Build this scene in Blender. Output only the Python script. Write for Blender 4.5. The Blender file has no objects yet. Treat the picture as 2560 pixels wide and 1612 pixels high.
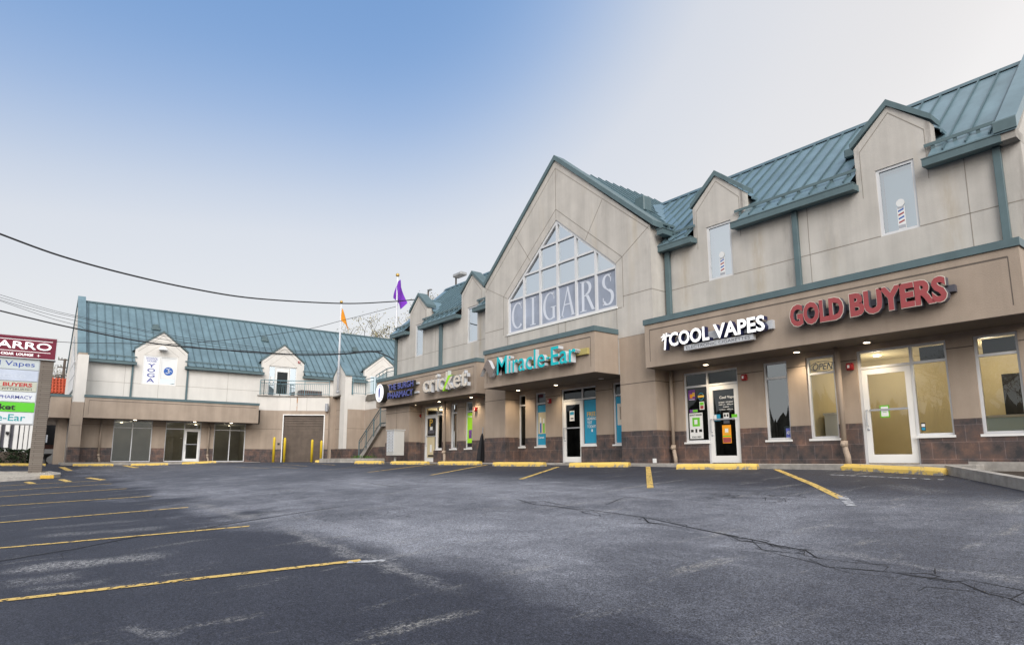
import bpy, bmesh, math, random
from mathutils import Vector, Matrix, noise
random.seed(7)
S = bpy.context.scene
C = S.collection
R = math.radians
# ------------------------------------------------------------------ camera
cam = bpy.data.cameras.new("camera"); cam_o = bpy.data.objects.new("camera", cam); C.objects.link(cam_o)
cam.sensor_width = 36; cam.lens = 22.325; cam.clip_end = 3000; cam.shift_y = 0.0372; cam.clip_start = .05
cam_o.location = (0, 0, 0.09)
PITCH, ROLL, AZ = 0.1554, -0.0015, -0.6612
a = AZ + math.pi
Uw = Vector((math.sin(a), math.cos(a), 0)); Ww = Vector((math.sin(a - math.pi/2), math.cos(a - math.pi/2), 0))
def to_scene(v): return Vector((v.dot(Uw), v.dot(Ww), v.z))
cr, sr = math.cos(ROLL), math.sin(ROLL); cp, sp = math.cos(PITCH), math.sin(PITCH)
right = Vector((cr, -sr*sp, sr*cp)); down = Vector((sr, cr*sp, -cr*cp)); fwd = Vector((0, cp, sp))
r_, u_, b_ = to_scene(right), -to_scene(down), -to_scene(fwd)
cam_o.rotation_euler = Matrix(((r_.x, u_.x, b_.x), (r_.y, u_.y, b_.y), (r_.z, u_.z, b_.z))).to_euler()
S.camera = cam_o
# ------------------------------------------------------------------ light
SUN_EL, SUN_AZ = R(32), Vector((0.83, -0.56))      # broad pale glow behind the camera's right shoulder
w = bpy.data.worlds.new("World"); S.world = w; w.use_nodes = True
nt = w.node_tree; nt.nodes.clear()
def N(t, **k):
    n = nt.nodes.new(t)
    for q, v in k.items(): setattr(n, q, v)
    return n
out = N('ShaderNodeOutputWorld'); bg = N('ShaderNodeBackground'); bg2 = N('ShaderNodeBackground'); add = N('ShaderNodeAddShader')
sky = N('ShaderNodeTexSky', sky_type='NISHITA', sun_disc=False); sky.sun_elevation = R(14); sky.sun_rotation = math.atan2(SUN_AZ.x, SUN_AZ.y); sky.dust_density = 3; sky.air_density = 1.2
nt.links.new(sky.outputs[0], bg2.inputs[0]); bg2.inputs[1].default_value = 0.02
tc = N('ShaderNodeTexCoord')
def dotn(v, k=1):
    d = N('ShaderNodeVectorMath', operation='DOT_PRODUCT'); d.inputs[1].default_value = Vector(v).normalized()*k
    nt.links.new(tc.outputs['Generated'], d.inputs[0]); return d.outputs['Value']
# clear blue patch of sky high on the left, paling away from it and towards the horizon
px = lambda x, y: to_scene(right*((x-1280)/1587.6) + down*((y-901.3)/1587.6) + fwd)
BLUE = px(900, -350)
rmp = N('ShaderNodeValToRGB')
def ramp(r, st):
    e = r.color_ramp.elements
    while len(e) > 1: e.remove(e[0])
    e[0].position = st[0][0]; e[0].color = (*st[0][1], 1)
    for p, c in st[1:]:
        q = e.new(p); q.color = (*c, 1)
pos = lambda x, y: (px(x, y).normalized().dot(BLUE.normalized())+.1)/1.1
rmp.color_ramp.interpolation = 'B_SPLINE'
K = 1/1.25
vis = lambda c: tuple(v*K for v in c)
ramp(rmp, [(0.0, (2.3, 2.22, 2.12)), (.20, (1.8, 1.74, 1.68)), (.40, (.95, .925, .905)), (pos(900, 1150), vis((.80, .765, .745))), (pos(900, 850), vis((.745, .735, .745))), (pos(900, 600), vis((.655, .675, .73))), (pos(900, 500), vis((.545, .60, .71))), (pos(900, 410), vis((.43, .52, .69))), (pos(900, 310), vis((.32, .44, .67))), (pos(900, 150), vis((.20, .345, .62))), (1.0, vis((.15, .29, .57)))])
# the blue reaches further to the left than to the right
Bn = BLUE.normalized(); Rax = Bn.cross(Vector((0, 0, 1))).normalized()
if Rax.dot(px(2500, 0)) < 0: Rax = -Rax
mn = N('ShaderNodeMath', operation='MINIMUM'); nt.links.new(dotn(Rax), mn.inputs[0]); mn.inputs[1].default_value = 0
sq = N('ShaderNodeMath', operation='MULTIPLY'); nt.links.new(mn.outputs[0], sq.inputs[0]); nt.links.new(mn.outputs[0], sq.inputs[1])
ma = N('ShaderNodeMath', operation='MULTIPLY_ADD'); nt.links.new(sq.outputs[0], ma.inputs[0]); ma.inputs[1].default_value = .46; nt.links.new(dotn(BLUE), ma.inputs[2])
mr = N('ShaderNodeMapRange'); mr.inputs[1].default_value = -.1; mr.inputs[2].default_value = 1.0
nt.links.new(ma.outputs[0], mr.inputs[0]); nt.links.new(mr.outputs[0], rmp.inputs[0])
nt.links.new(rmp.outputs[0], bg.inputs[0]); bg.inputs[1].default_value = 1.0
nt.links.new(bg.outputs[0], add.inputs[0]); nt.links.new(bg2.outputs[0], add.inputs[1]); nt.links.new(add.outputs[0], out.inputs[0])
sun = bpy.data.lights.new("sun", 'SUN'); sun.energy = 2.1; sun.angle = R(40); sun.color = (1, .975, .95)
sun_o = bpy.data.objects.new("sun", sun); C.objects.link(sun_o)
sd = Vector((SUN_AZ.x*math.cos(SUN_EL), SUN_AZ.y*math.cos(SUN_EL), math.sin(SUN_EL)))
sun_o.rotation_euler = sd.to_track_quat('Z', 'Y').to_euler(); sun_o.location = sd*60
S.view_settings.view_transform = 'Standard'; S.view_settings.look = 'None'; S.view_settings.exposure = 0.32; S.view_settings.gamma = 1
S.cycles.max_bounces = 6; S.cycles.transparent_max_bounces = 8; S.cycles.caustics_reflective = False; S.cycles.caustics_refractive = False
# ------------------------------------------------------------------ materials
def mat(name, col, rough=.7, metal=0, var=.06, vscale=1.5, bump=0, bscale=60, streak=0, stain=None, spec=.4, emit=None, es=1):
    m = bpy.data.materials.new(name); m.use_nodes = True; t = m.node_tree; b = t.nodes['Principled BSDF']
    b.inputs['Roughness'].default_value = rough; b.inputs['Metallic'].default_value = metal; b.inputs['Specular IOR Level'].default_value = spec
    if emit: b.inputs['Emission Color'].default_value = (*emit, 1); b.inputs['Emission Strength'].default_value = es
    n = lambda k: t.nodes.new(k)
    co = n('ShaderNodeTexCoord'); src = co.outputs['Object']
    c1 = n('ShaderNodeRGB'); c1.outputs[0].default_value = (*col, 1); cur = c1.outputs[0]
    def mul(fac_out, lo, hi, cur, f0=.35, f1=.65, color=None):
        r = n('ShaderNodeMapRange'); r.inputs[1].default_value = f0; r.inputs[2].default_value = f1; r.inputs[3].default_value = lo; r.inputs[4].default_value = hi
        t.links.new(fac_out, r.inputs[0])
        if color:
            x = n('ShaderNodeMix'); x.data_type = 'RGBA'; t.links.new(r.outputs[0], x.inputs[0]); t.links.new(cur, x.inputs[6]); x.inputs[7].default_value = (*color, 1); return x.outputs[2]
        v = n('ShaderNodeVectorMath'); v.operation = 'SCALE'; t.links.new(cur, v.inputs[0]); t.links.new(r.outputs[0], v.inputs['Scale']); return v.outputs[0]
    def nz(scale, detail=4, vec=None, rough=.55):
        q = n('ShaderNodeTexNoise'); q.inputs['Scale'].default_value = scale; q.inputs['Detail'].default_value = detail; q.inputs['Roughness'].default_value = rough
        t.links.new(vec or src, q.inputs['Vector']); return q.outputs['Fac']
    if var: cur = mul(nz(vscale), 1-var, 1+var, cur)
    if streak:
        mp = n('ShaderNodeMapping'); mp.inputs['Scale'].default_value = (2.2, 2.2, .16); t.links.new(src, mp.inputs[0])
        cur = mul(nz(1.3, 6, mp.outputs[0], .6), 1-streak, 1+streak*.35, cur, .32, .6)
    if stain:
        mp = n('ShaderNodeMapping'); mp.inputs['Scale'].default_value = (1.0, 1.0, .12); mp.inputs['Location'].default_value = (3.1, 1.7, 5); t.links.new(src, mp.inputs[0])
        cur = mul(nz(1.6, 3, mp.outputs[0]), 0, .35, cur, .58, .74, color=stain)
    t.links.new(cur, b.inputs['Base Color'])
    if bump:
        bp = n('ShaderNodeBump'); bp.inputs['Strength'].default_value = bump; bp.inputs['Distance'].default_value = .01
        t.links.new(nz(bscale, 3), bp.inputs['Height']); t.links.new(bp.outputs[0], b.inputs['Normal'])
    return m
M = {}
M['cream'] = mat('cream_stucco', (.50, .475, .442), .9, var=.06, streak=.12, bump=.5, bscale=45, stain=(.46, .38, .25))
def rain_marks(m, marks):
    """dirt runs with soft edges, below gutter ends, joints and sills"""
    t = m.node_tree; b = t.nodes['Principled BSDF']; n = t.nodes.new; L = t.links.new; cur = b.inputs['Base Color'].links[0].from_socket
    co = n('ShaderNodeTexCoord'); nz = n('ShaderNodeTexNoise'); nz.inputs['Scale'].default_value = 2.4; nz.inputs['Detail'].default_value = 7; nz.inputs['Roughness'].default_value = .7
    mp = n('ShaderNodeMapping'); mp.inputs['Scale'].default_value = (2.2, 1, .45); L(co.outputs['Object'], mp.inputs[0]); L(mp.outputs[0], nz.inputs[0])
    r0 = n('ShaderNodeMapRange'); r0.inputs[1].default_value = .36; r0.inputs[2].default_value = .66; L(nz.outputs[0], r0.inputs[0])
    for (x, zt, zb, wd, st, col) in marks:
        q = n('ShaderNodeMapping'); q.vector_type = 'TEXTURE'; q.inputs['Location'].default_value = (x, 14.6, (zt+zb)/2); q.inputs['Scale'].default_value = (wd, 50, (zt-zb)/2); L(co.outputs['Object'], q.inputs[0])
        sp_ = n('ShaderNodeSeparateXYZ'); L(q.outputs[0], sp_.inputs[0]); prod = None
        for o_, a_, c_ in ((0, 0, 1), (2, .5, 1.05)):
            ab = n('ShaderNodeMath'); ab.operation = 'ABSOLUTE'; L(sp_.outputs[o_], ab.inputs[0]); r = n('ShaderNodeMapRange'); r.interpolation_type = 'SMOOTHSTEP'; r.inputs[1].default_value = a_; r.inputs[2].default_value = c_; r.inputs[3].default_value = st if o_ == 0 else 1; r.inputs[4].default_value = 0; L(ab.outputs[0], r.inputs[0])
            if prod is None: prod = r.outputs[0]
            else: m_ = n('ShaderNodeMath'); m_.operation = 'MULTIPLY'; L(prod, m_.inputs[0]); L(r.outputs[0], m_.inputs[1]); prod = m_.outputs[0]
        m_ = n('ShaderNodeMath'); m_.operation = 'MULTIPLY'; L(prod, m_.inputs[0]); L(r0.outputs[0], m_.inputs[1])
        mx = n('ShaderNodeMix'); mx.data_type = 'RGBA'; L(m_.outputs[0], mx.inputs[0]); L(cur, mx.inputs[6]); mx.inputs[7].default_value = (*col, 1); cur = mx.outputs[2]
    L(cur, b.inputs['Base Color'])
OC = (.36, .27, .15); DK = (.16, .14, .125)
rain_marks(M['cream'], [(-8.48, 6.2, 3.9, .28, .55, OC), (-7.7, 6.2, 3.9, .14, .45, DK), (-4.25, 6.3, 3.9, .30, .4, OC), (-10.75, 6.2, 4.2, .35, .4, OC), (-4.47, 7.3, 6.1, .10, .9, DK), (-5.92, 7.3, 6.2, .10, .8, DK), (-8.86, 7.3, 6.1, .10, .8, DK), (-10.36, 7.2, 6.2, .08, .6, DK), (-11.3, 6.9, 3.9, .22, .6, DK), (-11.6, 6.8, 5.9, .25, .35, DK), (-20.85, 6.3, 4, .2, .5, OC), (-24.0, 6.1, 4.2, .3, .3, DK), (-3.05, 6.4, 4, .12, .6, DK), (-15.5, 10.5, 9.4, .5, .35, DK), (-6.6, 6.1, 4.4, .5, .25, DK), (-13.3, 8.6, 7.2, .6, .2, DK), (-12.9, 4.7, 3.8, .12, .5, DK), (-18.2, 4.7, 3.8, .12, .5, DK)])
M['cream2'] = mat('pale_stucco', (.66, .635, .60), .9, var=.03, streak=.045, bump=.4, bscale=45)
M['tan'] = mat('tan_stucco', (.375, .303, .243), .9, var=.06, streak=.11, bump=.6, bscale=45)
M['joint'] = mat('joint', (.12, .10, .085), .9)
M['joint2'] = mat('stucco_joint', (.27, .245, .215), .9)
M['teal'] = mat('teal_trim', (.095, .145, .160), .5, var=.07, streak=.06, vscale=3)
M['roof'] = mat('teal_roof', (.150, .232, .272), .36, var=.12, vscale=.9, streak=.12, metal=.2)
M['roofd'] = mat('teal_seam', (.080, .130, .152), .45)
M['alu'] = mat('white_aluminium', (.62, .63, .65), .4, var=.03)
M['alug'] = mat('grey_aluminium', (.40, .42, .46), .4, metal=.3, var=.03)
M['white'] = mat('white_paint', (.78, .78, .77), .5, var=.03)
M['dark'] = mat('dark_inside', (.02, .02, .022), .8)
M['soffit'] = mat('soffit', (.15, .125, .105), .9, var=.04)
M['conc'] = mat('concrete', (.33, .31, .285), .9, var=.2, vscale=4, bump=.6, bscale=30)
M['yel'] = mat('yellow_paint', (.72, .45, .07), .6, var=.1, vscale=8)
M['yelb'] = mat('bollard_yellow', (.70, .50, .03), .45, var=.05)
M['pole'] = mat('pole_white', (.62, .64, .68), .35, var=.03)
M['grey'] = mat('grey_metal', (.36, .37, .38), .5, metal=.3)
M['black'] = mat('black_rubber', (.015, .015, .018), .6)
M['navy'] = mat('navy_side', (.012, .016, .07), .4)
M['signwhite'] = mat('sign_white', (.95, .95, .95), .4, var=0, emit=(1, 1, 1), es=.45)
M['banner'] = mat('banner_white', (.80, .82, .86), .6, var=.02)
M['signred'] = mat('sign_red', (.33, .065, .07), .5, var=.05)
M['signgrey'] = mat('sign_return', (.09, .09, .11), .5)
M['signcyan'] = mat('sign_cyan', (.0, .50, .55), .4, var=.02)
M['signside'] = mat('sign_side_white', (.55, .57, .60), .4)
M['bronze'] = mat('sign_bronze', (.24, .20, .18), .4, metal=.3)
M['cream_sign'] = mat('sign_cream', (.66, .60, .52), .5, var=.02)
M['lime'] = mat('sign_lime', (.36, .78, .02), .4, var=0)
M['purple'] = mat('purple_cloth', (.20, .035, .50), .8, var=.1)
M['orange'] = mat('orange_cloth', (.85, .33, .02), .8, var=.1)
M['red'] = mat('red_plastic', (.32, .012, .016), .4)
M['gold'] = mat('gold_ball', (.55, .36, .10), .35, metal=.7)
M['maroon'] = mat('maroon_panel', (.15, .006, .028), .4, var=.05)
M['brick'] = mat('pier_block', (.17, .145, .125), .9, var=.12, vscale=5, bump=.6)
M['yroom'] = mat('room_yellow', (.60, .52, .34), .8, var=.04)
M['room'] = mat('room_grey', (.20, .19, .16), .8, var=.1)
M['blinds'] = mat('blind_white', (.66, .84, .95), .7, var=.02)
M['lampglow'] = mat('lamp_glow', (1, .9, .7), .5, var=0, emit=(1, .82, .58), es=9)
M['panelglow'] = mat('panel_glow', (1, .9, .7), .5, var=0, emit=(1, .88, .66), es=11)
M['blue'] = mat('print_blue', (.03, .12, .42), .5, var=0)
M['sky'] = mat('print_cyan', (.02, .28, .46), .5, var=.05)
M['ink'] = mat('print_black', (.02, .02, .02), .5, var=0)
M['paper'] = mat('print_white', (.75, .76, .76), .5, var=.02)
M['navyink'] = mat('print_navy', (.045, .06, .30), .5, var=0)
M['green'] = mat('print_green', (.15, .55, .03), .5, var=0)
M['leaf'] = mat('leaf', (.05, .10, .02), .8, var=.3, vscale=6)
M['hedge'] = mat('hedge_leaf', (.018, .035, .012), .8, var=.3, vscale=6)
M['bud'] = mat('bud', (.30, .27, .15), .8, var=.3, vscale=2)
M['bark'] = mat('bark', (.10, .08, .065), .9, var=.2)
M['shutter'] = mat('shutter_metal', (.125, .095, .075), .55, var=.15, vscale=2, streak=.15)
M['stone'] = mat('stone', (.36, .33, .29), .9, var=.4, vscale=12)
M['mulch'] = mat('mulch', (.04, .028, .02), .95, var=.4, vscale=20, bump=1)
M['clay'] = mat('clay_tile', (.40, .07, .03), .7, var=.2, vscale=5)
M['mail'] = mat('mailbox_grey', (.50, .50, .485), .45, var=.03)

def glass(name, tint, refl, rough=.0):
    m = bpy.data.materials.new(name); m.use_nodes = True; t = m.node_tree; t.nodes.clear(); n = t.nodes.new
    o = n('ShaderNodeOutputMaterial'); mx = n('ShaderNodeMixShader'); tr = n('ShaderNodeBsdfTransparent'); gl = n('ShaderNodeBsdfGlossy')
    tr.inputs[0].default_value = (*tint, 1); gl.inputs['Roughness'].default_value = rough; gl.inputs[0].default_value = (.86, .94, 1, 1)
    fr = n('ShaderNodeFresnel'); fr.inputs[0].default_value = 1.5; r = n('ShaderNodeMapRange'); r.inputs[3].default_value = refl; r.inputs[4].default_value = 1
    co = n('ShaderNodeTexCoord'); nz = n('ShaderNodeTexNoise'); nz.inputs['Scale'].default_value = .8; t.links.new(co.outputs['Object'], nz.inputs[0])
    bp = n('ShaderNodeBump'); bp.inputs['Strength'].default_value = .12; bp.inputs['Distance'].default_value = .02; t.links.new(nz.outputs[0], bp.inputs['Height']); t.links.new(bp.outputs[0], gl.inputs['Normal'])
    t.links.new(fr.outputs[0], r.inputs[0]); t.links.new(r.outputs[0], mx.inputs[0]); t.links.new(tr.outputs[0], mx.inputs[1]); t.links.new(gl.outputs[0], mx.inputs[2]); t.links.new(mx.outputs[0], o.inputs[0])
    return m
M['glass'] = glass('glass', (.88, .90, .88), .015)
M['glassd'] = glass('tinted_glass', (.42, .47, .45), .0)
M['glassu'] = glass('dormer_glass', (.66, .86, .95), .48)
M['glassr'] = glass('glass_bright', (.60, .64, .62), .20)
M['glassm'] = glass('reflective_glass', (.85, .93, .95), .74)

M['frameshade'] = mat('frame_shade', (.06, .09, .11), .5)  # dark tone for bars that imitate mullion and frame shadows
def tile_mat():
    m = mat('slate_tile', (.1, .1, .1), .55, var=0); t = m.node_tree; b = t.nodes['Principled BSDF']; n = t.nodes.new
    co = n('ShaderNodeTexCoord'); sp_ = n('ShaderNodeSeparateXYZ'); t.links.new(co.outputs['Object'], sp_.inputs[0])
    ad = n('ShaderNodeMath'); t.links.new(sp_.outputs[0], ad.inputs[0]); t.links.new(sp_.outputs[1], ad.inputs[1])
    cb = n('ShaderNodeCombineXYZ'); t.links.new(ad.outputs[0], cb.inputs[0]); t.links.new(sp_.outputs[2], cb.inputs[1])
    mp = n('ShaderNodeMapping'); mp.inputs['Location'].default_value = (0, .23, 0); t.links.new(cb.outputs[0], mp.inputs[0])
    br = n('ShaderNodeTexBrick'); br.inputs['Scale'].default_value = 1; br.inputs['Brick Width'].default_value = .40; br.inputs['Row Height'].default_value = .33; br.inputs['Mortar Size'].default_value = .007; br.inputs['Mortar Smooth'].default_value = .2
    br.inputs['Color1'].default_value = (.082, .066, .060, 1); br.inputs['Color2'].default_value = (.118, .086, .073, 1); br.inputs['Mortar'].default_value = (.17, .135, .125, 1)
    t.links.new(mp.outputs[0], br.inputs[0])
    nz = n('ShaderNodeTexNoise'); nz.inputs['Scale'].default_value = 3.4; nz.inputs['Detail'].default_value = 6; nz.inputs['Roughness'].default_value = .65; t.links.new(co.outputs['Object'], nz.inputs[0])
    rp = n('ShaderNodeValToRGB'); ramp(rp, [(.33, (.40, .50, .62)), (.46, (.85, .85, .92)), (.56, (1.15, 1.0, .98)), (.68, (1.75, 1.4, 1.25))]); t.links.new(nz.outputs[0], rp.inputs[0])
    mx = n('ShaderNodeMix'); mx.data_type = 'RGBA'; mx.blend_type = 'MULTIPLY'; mx.inputs[0].default_value = 1; t.links.new(br.outputs[0], mx.inputs[6]); t.links.new(rp.outputs[0], mx.inputs[7]); t.links.new(mx.outputs[2], b.inputs['Base Color'])
    bp = n('ShaderNodeBump'); bp.inputs['Strength'].default_value = .5; bp.inputs['Distance'].default_value = .01; t.links.new(nz.outputs[0], bp.inputs['Height']); t.links.new(bp.outputs[0], b.inputs['Normal'])
    return m
M['tile'] = tile_mat()

# ground function: the lot rises towards the shops
def smin(a, b, k):
    h = max(0, min(1, .5+.5*(b-a)/k)); return b+(a-b)*h-k*h*(1-h)
def gz(x, y):
    p = -1.1-.009*x+.066*y
    hl = min(-.12-.09*(x+45), -.1)
    if x < -30: p = -smin(-p, -hl, .15)
    return smin(p, -.02, .12)

def asphalt():
    m = mat('asphalt', (.06, .06, .07), .88, var=0, spec=.35); t = m.node_tree; b = t.nodes['Principled BSDF']; n = t.nodes.new; L = t.links.new
    co = n('ShaderNodeTexCoord'); src = co.outputs['Object']
    def nz(s, d=4, vec=None, r=.55):
        q = n('ShaderNodeTexNoise'); q.inputs['Scale'].default_value = s; q.inputs['Detail'].default_value = d; q.inputs['Roughness'].default_value = r; L(vec or src, q.inputs['Vector']); return q.outputs['Fac']
    def mapr(i, a_, b_, c=0, d=1, smooth=True):
        q = n('ShaderNodeMapRange'); q.interpolation_type = 'SMOOTHSTEP' if smooth else 'LINEAR'
        for k, v in enumerate((a_, b_, c, d)): q.inputs[k+1].default_value = v
        L(i, q.inputs[0]); return q.outputs[0]
    def mth(op, a_, b_):
        q = n('ShaderNodeMath'); q.operation = op
        for k, v in enumerate((a_, b_)):
            if isinstance(v, (int, float)): q.inputs[k].default_value = v
            else: L(v, q.inputs[k])
        return q.outputs[0]
    sx = n('ShaderNodeSeparateXYZ'); L(src, sx.inputs[0]); X, Y = sx.outputs[0], sx.outputs[1]
    big = nz(.22, 4); Yw = mth('ADD', Y, mth('MULTIPLY', mth('SUBTRACT', big, .5), 2.6))
    Ye = mth('ADD', mth('ADD', Y, mth('MULTIPLY', mth('SUBTRACT', nz(1.3, 6, None, .65), .5), .8)), mth('MULTIPLY', mth('SUBTRACT', nz(.35, 4), .5), mapr(X, -14, -5, 5.5, .6)))
    worn = mth('MULTIPLY', mth('MULTIPLY', mapr(Ye, 2.5, 3.5), mapr(Yw, 8.2, 12.0, 1, 0)), mth('MULTIPLY', mapr(X, -32, -6, .62, 1), mapr(mth('ADD', X, mth('MULTIPLY', Y, -.55)), -8.5, -4.0, 1, .62)))     # traffic lane, sealer worn off
    mp = n('ShaderNodeMapping'); mp.inputs['Scale'].default_value = (.28, 1.5, 1); mp.inputs['Rotation'].default_value = (0, 0, R(-12)); L(src, mp.inputs[0])
    st = nz(1.5, 9, mp.outputs[0], .7)
    f = mth('ADD', mth('MULTIPLY', worn, mth('ADD', .46, mth('MULTIPLY', mapr(nz(.20, 5, None, .6), .34, .66), .17))), mth('MULTIPLY', mapr(nz(.9, 10, None, .76), .34, .70), .20))
    f = mth('ADD', f, mth('MULTIPLY', mapr(st, .50, .76), .16))
    rp = n('ShaderNodeValToRGB'); ramp(rp, [(0, (.023, .025, .036)), (.25, (.037, .040, .054)), (.5, (.088, .093, .112)), (.72, (.185, .193, .222)), (1, (.32, .33, .36))]); L(f, rp.inputs[0])
    nw = n('ShaderNodeTexNoise'); nw.inputs['Scale'].default_value = 2.5; nw.inputs['Detail'].default_value = 4; L(src, nw.inputs[0]); nv = n('ShaderNodeVectorMath'); nv.operation = 'SUBTRACT'; L(nw.outputs['Color'], nv.inputs[0]); nv.inputs[1].default_value = (.5, .5, .5); nv2 = n('ShaderNodeVectorMath'); nv2.operation = 'SCALE'; nv2.inputs['Scale'].default_value = .5; L(nv.outputs[0], nv2.inputs[0]); ws0 = nv2.outputs[0]
    # thin grey scuffs, elongated along the stalls
    mp2 = n('ShaderNodeMapping'); mp2.inputs['Scale'].default_value = (2.2, .45, 1); mp2.inputs['Rotation'].default_value = (0, 0, R(-22)); L(src, mp2.inputs[0])
    sc = mth('MULTIPLY', mapr(nz(1.1, 8, mp2.outputs[0], .74), .555, .68), mapr(nz(34, 3), .40, .56))
    mx = n('ShaderNodeMix'); mx.data_type = 'RGBA'; L(mth('MULTIPLY', sc, .45), mx.inputs[0]); L(rp.outputs[0], mx.inputs[6]); mx.inputs[7].default_value = (.30, .29, .27, 1)
    cur = mx.outputs[2]; fine = mapr(nz(26, 5, None, .75), .40, .62)
    for (x0, y0, x1, y1, wd, st_) in ((-14.6, 3.05, -9.9, 3.02, .20, .75), (-9.2, 3.02, -4.0, 2.74, .17, .7), (-8.5, -.1, -8.0, 1.6, .38, .95), (-8.6, .2, -8.3, 1.1, .2, .6), (-7.75, 0, -7.55, .7, .3, .55), (-7.25, .1, -7.0, .8, .22, .45), (-11.6, .3, -10.7, 2.0, .3, .55), (-5.2, .7, -4.6, .95, .10, .5), (-12.8, .2, -12.2, 1.9, .25, .35), (-3.0, 5.7, -1.2, 5.5, .12, .5), (-2.9, 10.0, -2.2, 8.6, .35, .5), (-4.6, 11.4, -3.4, 10.3, .4, .35)):
        L_ = math.hypot(x1-x0, y1-y0); m_ = n('ShaderNodeMapping'); m_.vector_type = 'TEXTURE'; m_.inputs['Location'].default_value = ((x0+x1)/2, (y0+y1)/2, 0); m_.inputs['Rotation'].default_value = (0, 0, math.atan2(y1-y0, x1-x0)); m_.inputs['Scale'].default_value = (L_/2, wd, 1)
        wrp = n('ShaderNodeVectorMath'); wrp.operation = 'ADD'; L(src, wrp.inputs[0]); L(ws0, wrp.inputs[1]); L(wrp.outputs[0], m_.inputs[0])
        q = n('ShaderNodeSeparateXYZ'); L(m_.outputs[0], q.inputs[0])
        mk = mth('MULTIPLY', mapr(mth('ABSOLUTE', q.outputs[0], 0), .55, 1.05, 1, 0), mapr(mth('ABSOLUTE', q.outputs[1], 0), .1, 1.0, 1, 0)); mk = mth('MULTIPLY', mth('MULTIPLY', mk, fine), st_)
        mm = n('ShaderNodeMix'); mm.data_type = 'RGBA'; L(mk, mm.inputs[0]); L(cur, mm.inputs[6]); mm.inputs[7].default_value = (.25, .25, .255, 1); cur = mm.outputs[2]
    # aggregate speckle
    sp1 = mth('MULTIPLY', mapr(nz(95, 2, None, .9), .36, .66, .15, 2.25, False), mapr(nz(30, 4, None, .8), .36, .66, .62, 1.42, False))
    v = n('ShaderNodeVectorMath'); v.operation = 'SCALE'; L(cur, v.inputs[0]); L(sp1, v.inputs['Scale'])
    # fine cracking where the surface is tired
    vo = n('ShaderNodeTexVoronoi'); vo.feature = 'DISTANCE_TO_EDGE'; vo.inputs['Scale'].default_value = 4.2
    wv = n('ShaderNodeVectorMath'); wv.operation = 'ADD'; nc = n('ShaderNodeTexNoise'); nc.inputs['Scale'].default_value = 3; L(src, nc.inputs[0]); ws = n('ShaderNodeVectorMath'); ws.operation = 'SCALE'; ws.inputs['Scale'].default_value = .35; L(nc.outputs['Color'], ws.inputs[0]); L(src, wv.inputs[0]); L(ws.outputs[0], wv.inputs[1]); L(wv.outputs[0], vo.inputs[0])
    crk = mth('MULTIPLY', mapr(vo.outputs['Distance'], .012, .035, 1, 0), mapr(nz(.33, 2), .60, .68))
    v2 = n('ShaderNodeVectorMath'); v2.operation = 'SCALE'; L(v.outputs[0], v2.inputs[0]); L(mth('SUBTRACT', 1, mth('MULTIPLY', crk, .6)), v2.inputs['Scale']); L(v2.outputs[0], b.inputs['Base Color'])
    bp = n('ShaderNodeBump'); bp.inputs['Strength'].default_value = .55; bp.inputs['Distance'].default_value = .006; L(nz(110, 3), bp.inputs['Height']); L(bp.outputs[0], b.inputs['Normal'])
    L(mapr(f, 0, 1, .72, .92, False), b.inputs['Roughness'])
    return m
M['asphalt'] = asphalt()
def worn_paint(name, col, amount, scale=14, soft=.05, top=1, stretch=1):
    m = mat(name, col, .75, var=.08, vscale=6); t = m.node_tree; b = t.nodes['Principled BSDF']; n = t.nodes.new
    nz = n('ShaderNodeTexNoise'); nz.inputs['Scale'].default_value = scale; nz.inputs['Detail'].default_value = 7; nz.inputs['Roughness'].default_value = .7
    co = n('ShaderNodeTexCoord'); mp = n('ShaderNodeMapping'); mp.inputs['Scale'].default_value = (1, 1, stretch); t.links.new(co.outputs['Object'], mp.inputs[0]); t.links.new(mp.outputs[0], nz.inputs[0])
    r = n('ShaderNodeMapRange'); r.inputs[1].default_value = amount; r.inputs[2].default_value = amount+soft; r.inputs[4].default_value = top; t.links.new(nz.outputs[0], r.inputs[0]); t.links.new(r.outputs[0], b.inputs['Alpha'])
    return m
M['line'] = worn_paint('line_yellow', (.62, .43, .13), .41)
M['linef'] = worn_paint('line_faded', (.48, .36, .16), .49)
M['linew'] = worn_paint('line_white', (.42, .43, .46), .46, 9)
M['scuff'] = worn_paint('scuff', (.22, .22, .23), .50, 16)
M['crack'] = worn_paint('crack', (.009, .009, .012), .37, 9)
def stop_mat():
    m = mat('stop_yellow', (.72, .45, .06), .7, var=.08, bump=.6, bscale=25); t = m.node_tree; b = t.nodes['Principled BSDF']; n = t.nodes.new
    nz = n('ShaderNodeTexNoise'); nz.inputs['Scale'].default_value = 7; nz.inputs['Detail'].default_value = 8; nz.inputs['Roughness'].default_value = .72
    co = n('ShaderNodeTexCoord'); t.links.new(co.outputs['Object'], nz.inputs[0])
    sx = n('ShaderNodeSeparateXYZ'); t.links.new(co.outputs['Object'], sx.inputs[0])
    ge = n('ShaderNodeMapRange'); ge.inputs[1].default_value = .0; ge.inputs[2].default_value = .13; ge.inputs[3].default_value = -.12; ge.inputs[4].default_value = .06; t.links.new(sx.outputs[2], ge.inputs[0])
    ad = n('ShaderNodeMath'); t.links.new(nz.outputs[0], ad.inputs[0]); t.links.new(ge.outputs[0], ad.inputs[1])
    rp = n('ShaderNodeValToRGB'); ramp(rp, [(.38, (.26, .25, .23)), (.44, (.72, .50, .12)), (1, (.78, .57, .17))]); t.links.new(ad.outputs[0], rp.inputs[0]); t.links.new(rp.outputs[0], b.inputs['Base Color'])
    return m
M['stop'] = stop_mat()

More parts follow.
